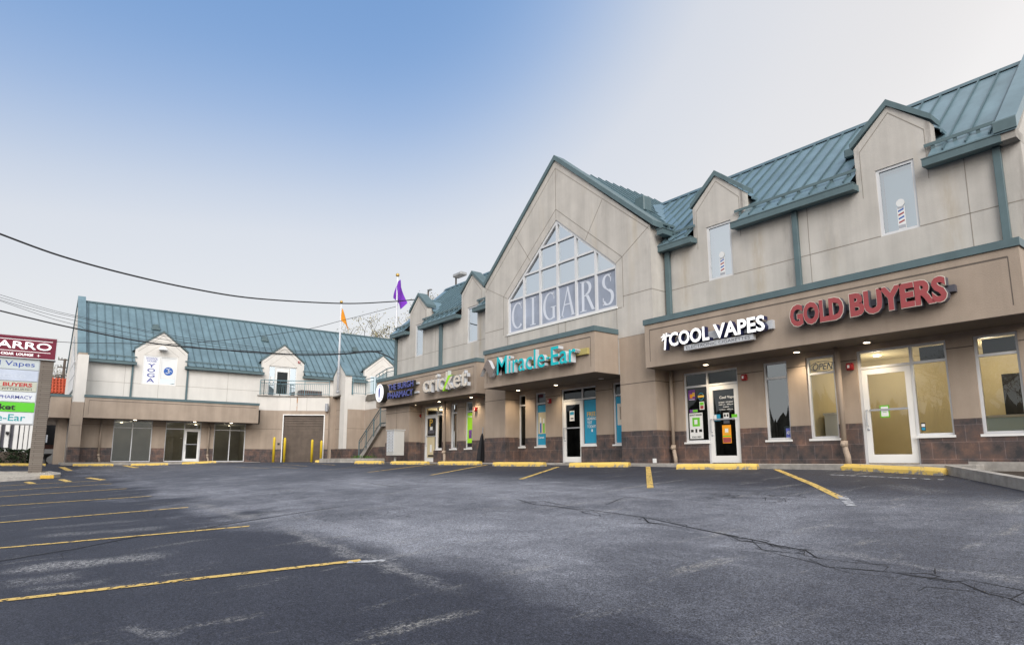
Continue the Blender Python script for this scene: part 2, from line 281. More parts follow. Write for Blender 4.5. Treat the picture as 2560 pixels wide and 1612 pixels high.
# ------------------------------------------------------------------ mesh helpers
ident = lambda x, y, z: (x, y, z)
def FM(Y0): return lambda u, z, d: (u, Y0-d, z)           # a face looking to -Y
def FL(X0): return lambda u, z, d: (X0+d, u, z)           # a face looking to +X
class MB:
    def __init__(s, F=ident): s.v = []; s.f = []; s.m = []; s.F = F
    def P(s, *p): s.v.append(s.F(*p)); return len(s.v)-1
    def face(s, idx, m=0): s.f.append(idx); s.m.append(m)
    def poly(s, pts, m=0): s.face([s.P(*p) for p in pts], m)
    def box(s, u0, u1, z0, z1, d0, d1, m=0):
        i = [s.P(u, z, d) for d in (d0, d1) for z in (z0, z1) for u in (u0, u1)]
        for q in ((0, 1, 3, 2), (4, 6, 7, 5), (0, 4, 5, 1), (2, 3, 7, 6), (0, 2, 6, 4), (1, 5, 7, 3)): s.face([i[k] for k in q], m)
        return s
    def prism(s, pts, d0, d1, m=0, mf=None):
        n = len(pts); A = [s.P(u, z, d0) for u, z in pts]; B = [s.P(u, z, d1) for u, z in pts]
        s.face(A[::-1], m); s.face(B, m if mf is None else mf)
        for k in range(n): s.face([A[k], A[(k+1) % n], B[(k+1) % n], B[k]], m)
        return s
    def line(s, p, q, wd, d, m=0):      # thin strip on a face plane
        p, q = Vector(p), Vector(q); t = (q-p).normalized(); nn = Vector((-t.y, t.x))*wd/2
        s.prism([tuple(p-nn), tuple(q-nn), tuple(q+nn), tuple(p+nn)], d-.004, d, m); return s
    def tube(s, pts, r, n=8, m=0, cap=True):
        pts = [Vector(s.F(*p)) for p in pts]; rs = r if isinstance(r, (list, tuple)) else [r]*len(pts); F, s.F = s.F, ident; rings = []
        for k, p in enumerate(pts):
            t = (pts[min(k+1, len(pts)-1)]-pts[max(k-1, 0)]).normalized(); a_ = t.cross(Vector((0, 0, 1)) if abs(t.z) < .95 else Vector((1, 0, 0))).normalized(); b_ = t.cross(a_)
            rings.append([s.P(*(p+(a_*math.cos(2*math.pi*j/n)+b_*math.sin(2*math.pi*j/n))*rs[k])) for j in range(n)])
        for A, B in zip(rings, rings[1:]):
            for j in range(n): s.face([A[j], A[(j+1) % n], B[(j+1) % n], B[j]], m)
        if cap: s.face(rings[0][::-1], m); s.face(rings[-1], m)
        s.F = F; return s
    def ball(s, c, r, m=0, n=8, sz=1):
        c = Vector(s.F(*c)); F, s.F = s.F, ident; rings = []
        for i in range(1, n):
            th = math.pi*i/n; rings.append([s.P(c.x+r*math.sin(th)*math.cos(2*math.pi*j/12), c.y+r*math.sin(th)*math.sin(2*math.pi*j/12), c.z+r*sz*math.cos(th)) for j in range(12)])
        t = s.P(c.x, c.y, c.z+r*sz); b = s.P(c.x, c.y, c.z-r*sz)
        for A, B in zip(rings, rings[1:]):
            for j in range(12): s.face([A[j], B[j], B[(j+1) % 12], A[(j+1) % 12]], m)
        for j in range(12): s.face([t, rings[0][j], rings[0][(j+1) % 12]], m); s.face([b, rings[-1][(j+1) % 12], rings[-1][j]], m)
        s.F = F; return s
    def build(s, name, mats, parent=None, bevel=0, smooth=False):
        me = bpy.data.meshes.new(name); me.from_pydata([tuple(v) for v in s.v], [], s.f)
        for x in (mats if isinstance(mats, (list, tuple)) else [mats]): me.materials.append(M[x] if isinstance(x, str) else x)
        me.polygons.foreach_set('material_index', s.m)
        bm = bmesh.new(); bm.from_mesh(me); bmesh.ops.recalc_face_normals(bm, faces=bm.faces)
        if bevel: bmesh.ops.bevel(bm, geom=[e for e in bm.edges if e.is_manifold and e.calc_face_angle(0) > .7], offset=bevel, segments=1, affect='EDGES')
        bm.to_mesh(me); bm.free()
        if smooth: me.polygons.foreach_set('use_smooth', [True]*len(me.polygons))
        o = bpy.data.objects.new(name, me); C.objects.link(o)
        if parent: attach(o, parent)
        return o
bpy_loc = {}
def attach(o, parent):
    o.parent = parent; l = Vector((0, 0, 0)); p = parent
    root = p
    while root.parent: root = root.parent
    if parent is root: o.matrix_parent_inverse = Matrix.Translation(-Vector(root.location)) if root.type == 'EMPTY' else Matrix()
def thing(name, label, cat, loc=(0, 0, 0), group=None):
    o = bpy.data.objects.new(name, None); o.empty_display_size = .3; o.location = loc; C.objects.link(o)
    return tag(o, label, cat, group)
def tag(o, label, cat, group=None):
    o['label'] = label; o['category'] = cat
    if group: o['group'] = group
    return o
def struct(o, kind='structure'): o['kind'] = kind; return o
def copy_tree(o, dl, label=None, rot=None):
    c = o.copy(); C.objects.link(c)
    if label: c['label'] = label
    c.location = Vector(o.location)+Vector(dl)
    if rot is not None: c.rotation_euler = (0, 0, rot)
    def rec(src, dst):
        for ch in src.children:
            k = ch.copy(); C.objects.link(k); k.parent = dst; rec(ch, k)
    rec(o, c); return c
DG = bpy.context.evaluated_depsgraph_get
def text_mb(mb, body, u0, u1, z0, z1, d0, d1, bold=0., mf=0, ms=1, shear=0, spacing=1.):
    cu = bpy.data.curves.new('t', 'FONT'); cu.body = body; cu.offset = bold; cu.extrude = .5; cu.shear = shear; cu.resolution_u = 3; cu.space_character = spacing; cu.space_line = .85; cu.align_x = 'CENTER'
    o = bpy.data.objects.new('t', cu); C.objects.link(o); dg = DG(); dg.update(); me = bpy.data.meshes.new_from_object(o.evaluated_get(dg)); bpy.data.objects.remove(o)
    xs = [v.co.x for v in me.vertices]; ys = [v.co.y for v in me.vertices]; x0, x1, y0, y1 = min(xs), max(xs), min(ys), max(ys); base = len(mb.v)
    for v in me.vertices:
        mb.P(u0+(v.co.x-x0)/(x1-x0)*(u1-u0), z0+(v.co.y-y0)/(y1-y0)*(z1-z0), d0+(v.co.z+.5)*(d1-d0))
    for p in me.polygons: mb.face([base+i for i in p.vertices], mf if p.normal.z > .9 else ms)
    bpy.data.meshes.remove(me); return mb
def arc(mb, cu, cz, ru, rz, a0, a1, wfun, d0, d1, m=0, n=26):
    A = []; B = []
    for i in range(n+1):
        t = R(a0+(a1-a0)*i/n); wv = wfun(t); c, s_ = math.cos(t), math.sin(t)
        A.append((cu+(ru+wv/2)*c, cz+(rz+wv/2)*s_)); B.append((cu+(ru-wv/2)*c, cz+(rz-wv/2)*s_))
    for i in range(n): mb.prism([A[i], A[i+1], B[i+1], B[i]], d0, d1, m)

# ------------------------------------------------------------------ ground
def ground():
    xs = [-420, -300, -200, -140, -100, -80, -65, -55]+[-50+i*1.0 for i in range(56)]+[8, 12, 18, 28, 45, 80, 150, 300]
    ys = [-420, -250, -140, -80, -50, -30, -20, -12]+[-6+i*.75 for i in range(40)]+[27, 32, 40, 60, 100, 200, 400]
    def z(x, y):
        yy = max(y, -60)
        return gz(max(min(x, 60), -80), yy)
    v = [(x, y, z(x, y)) for y in ys for x in xs]; n = len(xs)
    f = [(j*n+i, j*n+i+1, (j+1)*n+i+1, (j+1)*n+i) for j in range(len(ys)-1) for i in range(n-1)]
    me = bpy.data.meshes.new('parking_lot'); me.from_pydata(v, [], f); me.materials.append(M['asphalt']); me.polygons.foreach_set('use_smooth', [True]*len(f))
    o = bpy.data.objects.new('parking_lot', me); C.objects.link(o); struct(o)
ground()
def strip(name, pts, wd, m, dz=.006, taper=False, jitter=0):
    """painted line or crack following the lot surface"""
    mb = MB(); P = []
    for (x0, y0), (x1, y1) in zip(pts, pts[1:]):
        L = math.hypot(x1-x0, y1-y0); k = max(1, int(L/.35))
        for i in range(k): P.append((x0+(x1-x0)*i/k, y0+(y1-y0)*i/k))
    P.append(pts[-1])
    if jitter: P = [(x+random.uniform(-jitter, jitter), y+random.uniform(-jitter, jitter)) for x, y in P]
    L_, R_ = [], []
    for i, (x, y) in enumerate(P):
        a_, b_ = P[max(i-1, 0)], P[min(i+1, len(P)-1)]; t = Vector((b_[0]-a_[0], b_[1]-a_[1])).normalized(); w2 = wd/2
        if taper: w2 *= (.35+.65*math.sin(math.pi*min(1, max(0, (i+.3)/(len(P)-.4)))))*random.uniform(.5, 1.4)
        for lst, s_ in ((L_, 1), (R_, -1)):
            qx, qy = x-t.y*w2*s_, y+t.x*w2*s_; lst.append(mb.P(qx, qy, gzz(qx, qy)+dz))
    for i in range(len(P)-1): mb.face([L_[i], L_[i+1], R_[i+1], R_[i]])
    return struct(mb.build(name, m))
_xs = [-50+i*1.0 for i in range(56)]; _ys = [-6+i*.75 for i in range(40)]
def gzz(x, y):      # height on the actual quads of the sheet (bilinear is within a millimetre or two)
    i = min(54, max(0, int((x+50)//1))); j = min(38, max(0, int((y+6)/.75))); x0, y0 = _xs[i], _ys[j]; fx, fy = (x-x0), (y-y0)/.75
    g = lambda X, Y: gz(X, Y)
    return (g(x0, y0)*(1-fx)+g(x0+1, y0)*fx)*(1-fy)+(g(x0, y0+.75)*(1-fx)+g(x0+1, y0+.75)*fx)*fy
# stall lines on the left, running off the frame
for (x0, x1) in ((-6.86, -5.92), (-10.6, -9.62), (-14.48, -13.66), (-19.08, -17.8), (-23.12, -22.0), (-26.74, -25.78), (-30.9, -29.1)):
    dx = (x1-x0)/2.95; strip('parking_line', [(x0-dx*3.5, -3.55), (x0, -.05), (x1+dx*.0, 2.75)], .105, 'line')
strip('parking_line', [(-5.92, 2.62), (-5.62, 2.98)], .10, 'linew', .0075)
strip('parking_line', [(-7.86, 13.70), (-5.6, 10.9)], .12, 'line'); strip('parking_line', [(-5.6, 10.9), (-4.35, 9.25)], .12, 'line'); strip('parking_line', [(-4.5, 9.55), (-3.9, 8.55)], .12, 'linew', .0075)
for p in ([(-11.62, 13.75), (-7.78, 9.25)], [(-14.45, 13.0), (-12.0, 9.6)], [(-18.4, 13.2), (-15.95, 9.46)], [(-21.7, 13.2), (-19.87, 9.4)]): strip('parking_line', p, .12, 'line')
strip('parking_line', [(-25.0, 13.0), (-23.4, 9.2)], .11, 'linef')
for p in ([(-43.6, 2.2), (-41.52, 2.47)], [(-44.3, 5.3), (-42.4, 5.7)], [(-33.03, 2.64), (-29.58, 2.86)], [(-33.35, 1.7), (-30.39, 1.82)], [(-33.25, .55), (-31.0, .72)]): strip('parking_line', p, .22 if p[0][0] > -34 else .3, 'line')
for p in ([(-33.2, 8.7), (-29.0, 8.95)], [(-30.2, 9.45), (-26.9, 9.56)], [(-32.4, 10.7), (-28.2, 10.4)], [(-31.5, 11.9), (-27.0, 11.2)]): strip('parking_line', p, .13, 'linef')
strip('parking_line', [(-6.18, 12.73), (-4.11, 12.36)], .085, 'linew')
CR = [[(-9.25, -.6), (-9.32, 0), (-9.44, .3), (-9.55, .75), (-9.84, 1.16), (-10.03, 1.57), (-9.94, 2.12), (-10.28, 2.81), (-10.53, 3.7), (-10.64, 4.1), (-10.75, 4.92)],
 [(-9.28, 6.86), (-8.62, 6.83), (-7.83, 6.57), (-6.9, 6.48), (-6.56, 6.54), (-6.04, 6.46), (-5.38, 6.35), (-5.02, 6.26), (-4.51, 6.02), (-3.98, 5.88), (-3.51, 5.75), (-3.38, 5.71), (-2.98, 5.64), (-2.75, 5.4), (-2.68, 5.36)],
 [(-4.08, 5.90), (-3.54, 5.68), (-3.32, 5.45), (-3.05, 5.3), (-2.7, 5.19), (-2.56, 5.13), (-2.28, 5.22), (-2.14, 5.25), (-1.95, 5.18), (-1.8, 5.2), (-1.69, 5.18), (-1.5, 5.02), (-1.38, 4.96), (-1.1, 4.75)],
 [(-17.02, 7.39), (-15.19, 7.26), (-13.55, 7.05), (-12.25, 6.97)], [(-6.85, 7.12), (-7.25, 8.0), (-6.66, 7.92), (-6.27, 7.94)], [(-8.3, 6.6), (-8.0, 6.9), (-7.4, 6.75), (-6.9, 6.6)], [(-5.5, 6.36), (-5.2, 6.1), (-4.9, 6.12)]]
for k, c in enumerate(CR):
    strip('pavement_crack', c, (.055, .024, .016)[k] if k < 3 else .022, 'crack', .004, True, .03)
    if k < 4:
        for (x, y) in c[1:-1]:      # side branches
            for _ in range(2 if k == 1 else 1):
                a_ = random.uniform(0, 6.28); l = random.uniform(.15, .5); x += random.uniform(-.1, .1); strip('pavement_crack', [(x, y), (x+l*math.cos(a_), y+l*.5*math.sin(a_)), (x+l*1.8*math.cos(a_+.5), y+l*.9*math.sin(a_+.5))], .011, 'crack', .0035, True, .02)
for k in range(26):      # alligator cracking in front of the vape shop
    x, y = random.uniform(-6.0, -4.9), random.uniform(8.3, 9.2); a_ = random.uniform(0, 3.14); l = random.uniform(.15, .35)
    strip('pavement_crack', [(x, y), (x+l*math.cos(a_), y+l*math.sin(a_)), (x+l*1.7*math.cos(a_+.8), y+l*1.7*math.sin(a_+.8))], .014, 'crack', .004, True, .02)
# pavement in front of the shops
mb = MB(); mb.box(-28.6, -4.05, 13.86, 15.2, -.25, 0); mb.F = lambda x, y, z: (x, y, z); sw = mb.build('pavement', 'conc', bevel=.012); struct(sw)
mb = MB(lambda u, z, d: (d, u, z)); mb.box(2.2, 13.2, -.5, .0, -47.0, -44.55); struct(mb.build('pavement', 'conc', bevel=.012))

# ------------------------------------------------------------------ windows and doors
def opening(parent, F, u0, u1, z0, z1, rails=(), mulls=(), gl='glass', fr='alu', fw=.05, din=-.09, sill=True, name='window', blind=None, skip=None):
    mb = MB(F); a0, a1 = din-.035, din+.035
    mb.box(u0, u0+fw, z0, z1, a0, a1); mb.box(u1-fw, u1, z0, z1, a0, a1)
    mb.box(u0+fw, u1-fw, z1-fw, z1, a0, a1-.002); mb.box(u0+fw, u1-fw, z0, z0+fw, a0, a1-.002)
    for z in rails: mb.box(u0+fw, u1-fw, z-fw*.5, z+fw*.5, a0+.003, a1-.003)
    for u in mulls: mb.box(u-fw*.5, u+fw*.5, z0+fw, z1-fw, a0+.001, a1+.002)
    w_ = mb.build(name, fr, parent)
    g = MB(F); g.poly([(u0+fw, z0+fw, din), (u1-fw, z0+fw, din), (u1-fw, z1-fw, din), (u0+fw, z1-fw, din)]); attach(g.build('pane', gl), w_)
    if blind:
        b = MB(F); b.box(u0+fw-.01, u0+fw+.035, z0+fw, z1-fw, din-.12, din-.03); b.box(u0+fw, u1-fw, z1-fw-.03, z1-fw+.01, din-.12, din-.03); attach(b.build('frame_shade_bars', 'frameshade'), w_)  # dark strips behind the pane imitate the frame's inner shadow lines
        b = MB(F); b.poly([(u0, z0, din-.14), (u1, z0, din-.14), (u1, z1, din-.14), (u0, z1, din-.14)]); attach(b.build('blind', blind), w_)
    if sill: b = MB(F); b.box(u0-.03, u1+.03, z0-.05, z0-.002, -.12, .035); attach(b.build('sill', 'white'), w_)
    return w_
def door(parent, F, u0, u1, z1, gl='glass', hinge='R', din=-.09, z0=.02, name='door'):
    mb = MB(F); fw = .115; a0, a1 = din-.025, din+.025
    mb.box(u0, u0+fw, z0, z1, a0, a1); mb.box(u1-fw, u1, z0, z1, a0, a1); mb.box(u0+fw, u1-fw, z1-fw, z1, a0, a1-.002); mb.box(u0+fw, u1-fw, z0, z0+.18, a0, a1-.002)
    d = mb.build(name, 'white', parent)
    g = MB(F); g.poly([(u0+fw, z0+.18, din), (u1-fw, z0+.18, din), (u1-fw, z1-fw, din), (u0+fw, z1-fw, din)]); attach(g.build('pane', gl), d)
    g = MB(F); g.box(u0+fw, u1-fw, 1.13, 1.17, a1, a1+.03); attach(g.build('push_bar', 'alug'), d)
    hu = u0+.06 if hinge == 'R' else u1-.06; h = MB(F)
    h.tube([(hu, .82, a1), (hu, .82, a1+.06), (hu, 1.16, a1+.06), (hu, 1.16, a1)], .013, 6); h.ball((hu, .74, a1), .03); attach(h.build('handle', 'alug'), d)
    return d
def wall(mb, u0, u1, z0, z1, holes, d0, d1, m=0):
    """solid wall with rectangular openings (u0,u1,z0,z1)"""
    us = sorted({u0, u1, *[h[0] for h in holes], *[h[1] for h in holes]}); us = [u for u in us if u0 <= u <= u1]
    for a_, b_ in zip(us, us[1:]):
        cuts = sorted([(h[2], h[3]) for h in holes if h[0] <= a_+1e-6 and h[1] >= b_-1e-6]); z = z0
        for c0, c1 in cuts:
            c0, c1 = max(c0, z0), min(c1, z1)
            if c1 <= z0 or c0 >= z1: continue
            if c0 > z+1e-6: mb.box(a_, b_, z, c0, d0, d1, m)
            z = max(z, c1)
        if z < z1-1e-6: mb.box(a_, b_, z, z1, d0, d1, m)
def split_wall(parent, F, u0, u1, holes, zt, d0=-.2, gro=2.28, zg=True, base='tile_base', top='lower_wall'):
    mb = MB(F); wall(mb, u0, u1, -.15, .88, holes, d0, .012); mb.build(base, 'tile', parent)
    mb = MB(F); wall(mb, u0, u1, .88, zt, holes, d0, 0)
    us = sorted([(max(h[0], u0), min(h[1], u1)) for h in holes if h[2] < gro < h[3]]); u = u0
    for a_, b_ in us+[(u1, u1)]:
        if a_ > u+.01: mb.line((u, gro), (a_, gro), .02, .004, 1)
        u = b_
    mb.build(top, ['tan', 'joint'], parent)
TZ = 2.08
main = thing('shop_building', 'long two-storey shopping block on the right with a tall gable window reading CIGARS', 'building', (-15.5, 14.6, 0))
F = FM(14.6)
HC = [(-26.5, -25.98, .57, 2.47), (-25.27, -23.7, 0, 2.47), (-23.05, -22.53, .57, 2.47), (-21.92, -21.4, .57, 2.47)]
HM = [(-18.38, -17.98, .57, 2.47), (-17.42, -16.85, .57, 2.47), (-16.05, -14.39, 0, 2.47), (-13.66, -13.05, .57, 2.47)]
HV = [(-10.98, -9.28, 0, 2.47), (-8.56, -7.93, .57, 2.47), (-7.46, -6.8, .57, 2.47), (-6.31, -4.57, 0, 2.47), (-4.11, -3.4, .57, 2.47)]
# below-sill infill inside wide openings
def infill(u0, u1): return (u0, u1)
split_wall(main, F, -28.1, -19.65, HC, 2.6); split_wall(main, F, -19.65, -11.45, HM, 2.6); split_wall(main, F, -11.45, -2.98, HV, 2.6)
for (u0, u1) in ((-10.98, -10.27), (-5.21, -4.57), (-15.09, -14.39), (-24.4, -23.7)):
    MB(F).box(u0, u1, -.15, .52, -.2, .011).build('tile_base', 'tile', main)
# end wall facing +X
E_ = FL(-2.973); mb = MB(E_); mb.box(14.603, 20.8, -.3, 6.3, -.2, 0); mb.prism([(14.6, 6.3), (20.8, 6.3), (17.55, 9.3)], -.2, 0); mb.build('end_wall', 'cream', main)
mb = MB(FL(-28.0)); mb.box(14.6, 20.8, -.3, 6.3, -.2, 0); mb.prism([(14.6, 6.3), (20.8, 6.3), (17.5, 9.05)], -.2, 0); mb.build('end_wall', 'cream', main)
# storefront glazing
for h in (HC[0], HC[2], HC[3], HM[0], HM[1], HM[3], HV[1], HV[2], HV[4]):
    opening(main, F, *h, rails=(TZ,), gl='glassr' if h is HV[1] else 'glassd' if h in HM else 'glass')
def shopfront(u0, um, u1, door_left, gl):
    """door with transom plus a side light"""
    mb = MB(F); a0, a1 = -.125, -.055; fw = .05
    sl = (um, u1) if door_left else (u0, um)
    for u in (u0, u1-fw): mb.box(u, u+fw, 0, 2.47, a0, a1)
    mb.box(um-fw/2, um+fw/2, 0, 2.47, a0, a1+.002)
    for a_, b_ in ((u0+fw, um-fw/2), (um+fw/2, u1-fw)): mb.box(a_, b_, 2.42, 2.47, a0, a1-.002); mb.box(a_, b_, TZ-.025, TZ+.03, a0+.002, a1-.004)
    s0, s1 = (um+fw/2, u1-fw) if door_left else (u0+fw, um-fw/2); mb.box(s0, s1, .57, .62, a0, a1-.002)
    w_ = mb.build('shopfront_frame', 'alu', main)
    g = MB(F); g.poly([(u0+fw, TZ, -.09), (u1-fw, TZ, -.09), (u1-fw, 2.42, -.09), (u0+fw, 2.42, -.09)]); g.poly([(s0, .62, -.09), (s1, .62, -.09), (s1, TZ, -.09), (s0, TZ, -.09)]); attach(g.build('pane', gl), w_)
    g = MB(F); g.box(sl[0]-.02, sl[1]+.02, .522, .568, -.12, .035); attach(g.build('sill', 'white'), w_)
    d0, d1 = (u0+fw+.006, um-fw/2-.006) if door_left else (um+fw/2+.006, u1-fw-.006)
    door(main, F, d0, d1, TZ-.035, gl)
shopfront(-6.31, -5.24, -4.57, True, 'glass'); shopfront(-10.98, -10.24, -9.28, False, 'glassd'); shopfront(-16.05, -15.06, -14.39, True, 'glassd'); shopfront(-25.27, -24.2, -23.7, True, 'glass')
# piers
def pier(u0, u1, y0, z1=3.68, zs=None):
    G = FM(y0); dd = -(14.6-y0)
    MB(G).box(u0, u1, -.25, .91, dd, .0).build('tile_base', 'tile', main)
    mb = MB(G); mb.box(u0+.008, u1-.008, .91, z1, dd, -.008); mb.line((u0, 2.28), (u1, 2.28), .02, -.004, 1)
    mb.F = FL(u1-.008); mb.line((y0, 2.28), (14.6, 2.28), .02, .004, 1); mb.build('pier', ['tan', 'joint'], main)
pier(-19.65, -18.37, 13.98); pier(-12.77, -11.45, 13.98); pier(-27.85, -25.54, 13.98, 2.6)
mb = MB(FM(13.98)); mb.line((-26.75, .91), (-26.75, 2.6), .018, -.004); mb.build('pier_joint', 'joint', main)
# canopy fascias
def canopy(u0, u1, y0, yb, F=None, ends=True, parent=main, z0=2.6, fr=True):
    G = F or FM(y0); dd = -(yb-y0)
    mb = MB(G); mb.box(u0, u1, z0, 3.80, dd, 0)
    if fr:
        mb.line((u0+.17, 3.64), (u1-.17, 3.64), .03, .004, 1)
        for u in (u0+.17, u1-.17): mb.line((u, 2.76), (u, 3.64), .016, .003, 1)
    mb.build('canopy_fascia', ['tan', 'joint'], parent)
    MB(G).box(u0-.03, u1+.03, 3.80, 3.95, dd, .035).build('coping', 'teal', parent)
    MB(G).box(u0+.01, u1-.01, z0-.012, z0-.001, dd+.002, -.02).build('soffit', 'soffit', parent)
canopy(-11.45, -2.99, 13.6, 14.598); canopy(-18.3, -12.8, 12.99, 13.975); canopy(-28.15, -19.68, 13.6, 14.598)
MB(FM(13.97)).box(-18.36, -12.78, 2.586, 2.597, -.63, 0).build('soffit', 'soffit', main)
def downlight(x, y, on=True):
    mb = MB(); mb.tube([(x, y, 2.592), (x, y, 2.578)], .085, 14); o = mb.build('recessed_light', 'white', main)
    g = MB(); g.tube([(x, y, 2.576), (x, y, 2.574)], .06, 12); attach(g.build('lamp_lens', 'lampglow' if on else 'paper'), o)
    if on:
        L = bpy.data.lights.new('lamp', 'SPOT'); L.energy = 52; L.color = (1, .80, .55); L.spot_size = R(125); L.spot_blend = .9; L.shadow_soft_size = .06
        lo = bpy.data.objects.new('lamp', L); C.objects.link(lo); lo.location = (x, y, 2.55); attach(lo, main)
for x, y in ((-10.0, 14.3), (-7.5, 14.3), (-5.93, 14.3), (-17.9, 14.2), (-15.85, 14.2), (-25.6, 14.3), (-23.5, 14.3), (-21.05, 14.3)): downlight(x, y)
downlight(-13.75, 14.2, False)
# upper wall with windows and grooves
UWIN = [(-26.24, -25.53), (-21.82, -21.07), (-9.98, -9.22), (-5.56, -4.79)]
DORM = [(-26.82, -25.2, -26.01), (-22.28, -20.68, -21.48), (-10.4, -8.82, -9.61), (-5.97, -4.42, -5.195)]
for s0, s1 in ((-28.2, -19.65), (-11.45, -2.98)):
    mb = MB(F)
    hs = [(a_, b_, 4.92, 6.45) for a_, b_ in UWIN if s0 < a_ < s1]
    wall(mb, s0, s1, 3.90, 6.2, hs, -.25, 0)
    for dd in DORM:
        if s0 < dd[0] < s1: wall(mb, dd[0], dd[1], 6.2, 7.12, hs, -.25, 0); mb.prism([(dd[0], 7.12), (dd[1], 7.12), (dd[2], 7.84)], -.25, 0)
    u = s0
    for a_, b_ in [(h[0], h[1]) for h in hs]+[(s1, s1)]: mb.line((u, 4.93), (a_, 4.93), .018, .004, 1); u = b_
    for a_, b_, c_ in DORM:
        if not s0 < a_ < s1: continue
        mb.line((a_+.12, 7.0), (c_, 7.68), .018, .004, 1); mb.line((c_, 7.68), (b_-.12, 7.0), .018, .004, 1); mb.line((a_+.12, 5.9), (a_+.12, 7.0), .012, .004, 1); mb.line((b_-.12, 5.9), (b_-.12, 7.0), .012, .004, 1)
    for u in (-7.15, -3.9, -24.4, -27.6):
        if s0 < u < s1: mb.line((u, 3.95), (u, 6.1), .014, .004, 1)
    mb.build('upper_wall', ['cream', 'joint2'], main)
for a_, b_ in UWIN: opening(main, F, a_, b_, 4.92, 6.45, gl='glassu' if a_ > -6 else 'glassm', fw=.06, din=-.06, sill=False, blind='blinds')
# dormer copings, cheeks and little roofs
SL = .887
for a_, b_, c_ in DORM:
    for s_, e_ in ((a_-.05, c_), (b_+.05, c_)):
        mb = MB(F); z0, z1 = 7.17, 7.86; mb.prism([(s_, z0-.03), (e_, z1-.02), (e_, z1+.13), (s_, z0+.1)], -.45, .05); mb.build('dormer_coping', 'teal', main)
    mb = MB(); z = 7.0; yb = 14.3+(z-6.27)/SL; rb = 14.3+(7.72-6.27)/SL
    for e_ in (a_-.1, b_+.1):
        mb.poly([(e_, 14.85, 7.0), (e_, yb, 7.0), (c_, rb, 7.72), (c_, 14.85, 7.72)])
        for k in range(1, 4):
            t = k/4
        mb.box(min(e_, e_+.03), max(e_, e_+.03), 14.85, yb, 6.93, 7.01)
    mb.tube([(c_, 14.85, 7.73), (c_, rb+.05, 7.73)], .04, 6)
    mb.build('dormer_roof', 'roof', main)
    mb = MB()
    for e_ in (a_+.04, b_-.04): mb.poly([(e_, 14.8, 6.2), (e_, 14.8, 7.02), (e_, yb, 7.02)])
    mb.build('dormer_cheek', 'cream', main)
# metal roof
def roof_main():
    mb = MB(); seg = [(-28.3, -26.82, 0), (-26.82, -25.2, 1), (-25.2, -22.28, 0), (-22.28, -20.68, 1), (-20.68, -19.4, 0), (-19.4, -11.6, 2), (-11.6, -10.4, 0), (-10.4, -8.82, 1), (-8.82, -5.97, 0), (-5.97, -4.42, 1), (-4.42, -3.28, 0)]
    YR, ZR = 17.52, 6.27+SL*(17.52-14.3); off = {0: 14.3, 1: 14.7, 2: 14.9}
    for x0, x1, k in seg:
        ys = off[k]; zs = 6.27+SL*(ys-14.3); mb.poly([(x0, ys, zs), (x1, ys, zs), (x1, YR, ZR), (x0, YR, ZR)]); mb.poly([(x0, ys, zs-.05), (x1, ys, zs-.05), (x1, ys, zs), (x0, ys, zs)])
    mb.poly([(-28.3, YR, ZR), (-3.0, YR, ZR), (-3.0, 20.9, 6.2), (-28.3, 20.9, 6.2)])
    n = int(25/.4)
    for i in range(n):
        x = -3.37-i*.395
        k = next((s[2] for s in seg if s[0] <= x <= s[1]), None)
        if k is None: continue
        ys = off[k]+.02; zs = 6.27+SL*(ys-14.3); h = .042; ww = .014
        v = [(x-ww, ys, zs), (x+ww, ys, zs), (x+ww, YR, ZR), (x-ww, YR, ZR)]; A = [mb.P(*q) for q in v]; B = [mb.P(q[0], q[1]-.02, q[2]+h) for q in v]
        for q in ((0, 1), (1, 2), (2, 3), (3, 0)): mb.face([A[q[0]], A[q[1]], B[q[1]], B[q[0]]], 1)
        mb.face(B, 1)
    o = mb.build('roof', ['roof', 'roofd'], main)
    r = MB(); r.prism([], 0, 0) if 0 else None
    G = FL(0)
    r = MB(lambda u, z, d: (d, u, z)); r.prism([(YR-.16, ZR-.10), (YR, ZR+.06), (YR+.16, ZR-.10), (YR, ZR+.0)], -28.32, -3.0); attach(r.build('ridge_cap', 'roofd'), o)
    for vx, vy in ((-10.42, 15.75), (-6.32, 15.8)):
        vz = 6.27+SL*(vy-14.3); g = MB(); g.box(vx-.12, vx+.16, vy-.3, vy+.1, vz-.08, vz+.16); g.box(vx-.2, vx+.24, vy-.42, vy-.05, vz-.24, vz-.02); attach(g.build('roof_vent', 'teal', bevel=.02), o)
    # raised verge at the right end
    r = MB(lambda u, z, d: (d, u, z)); r.prism([(14.28, 6.22), (14.28, 6.44), (YR, ZR+.22), (YR, ZR)], -3.28, -2.94); attach(r.build('verge', 'roof'), o)
    r = MB(lambda u, z, d: (d, u, z)); r.prism([(14.25, 6.25), (14.25, 6.46), (14.29, 6.50), (14.29, 6.25)], -3.29, -2.93); attach(r.build('verge_end', 'teal'), o)
    MB(F).box(-3.26, -2.97, 6.08, 6.28, -.2, .28).build('verge_corbel', 'conc', main)
roof_main()
def gutter(F, u0, u1, z=6.07, parent=main, h=.155, ends=True, d=.30, guard=True):
    mb = MB(F); mb.prism([(0, 0)], 0, 0) if 0 else None
    mb.box(u0, u1, z, z+h, d-.12, d); mb.box(u0, u1, z+.02, z+h+.01, .0, d-.12); mb.box(u0-.01, u1+.01, z+h, z+h+.018, d-.13, d+.012)
    mb.build('gutter', 'teal', parent)
    if guard:
        g = MB(F); zz = 6.27+SL*.25; g.box(u0, u1, zz+.07, zz+.14, .06, .075); u = u0+.15
        while u < u1: g.box(u-.03, u+.03, zz-.05, zz+.10, .01, .06); u += .4
        g.build('snow_guard', 'teal', parent)
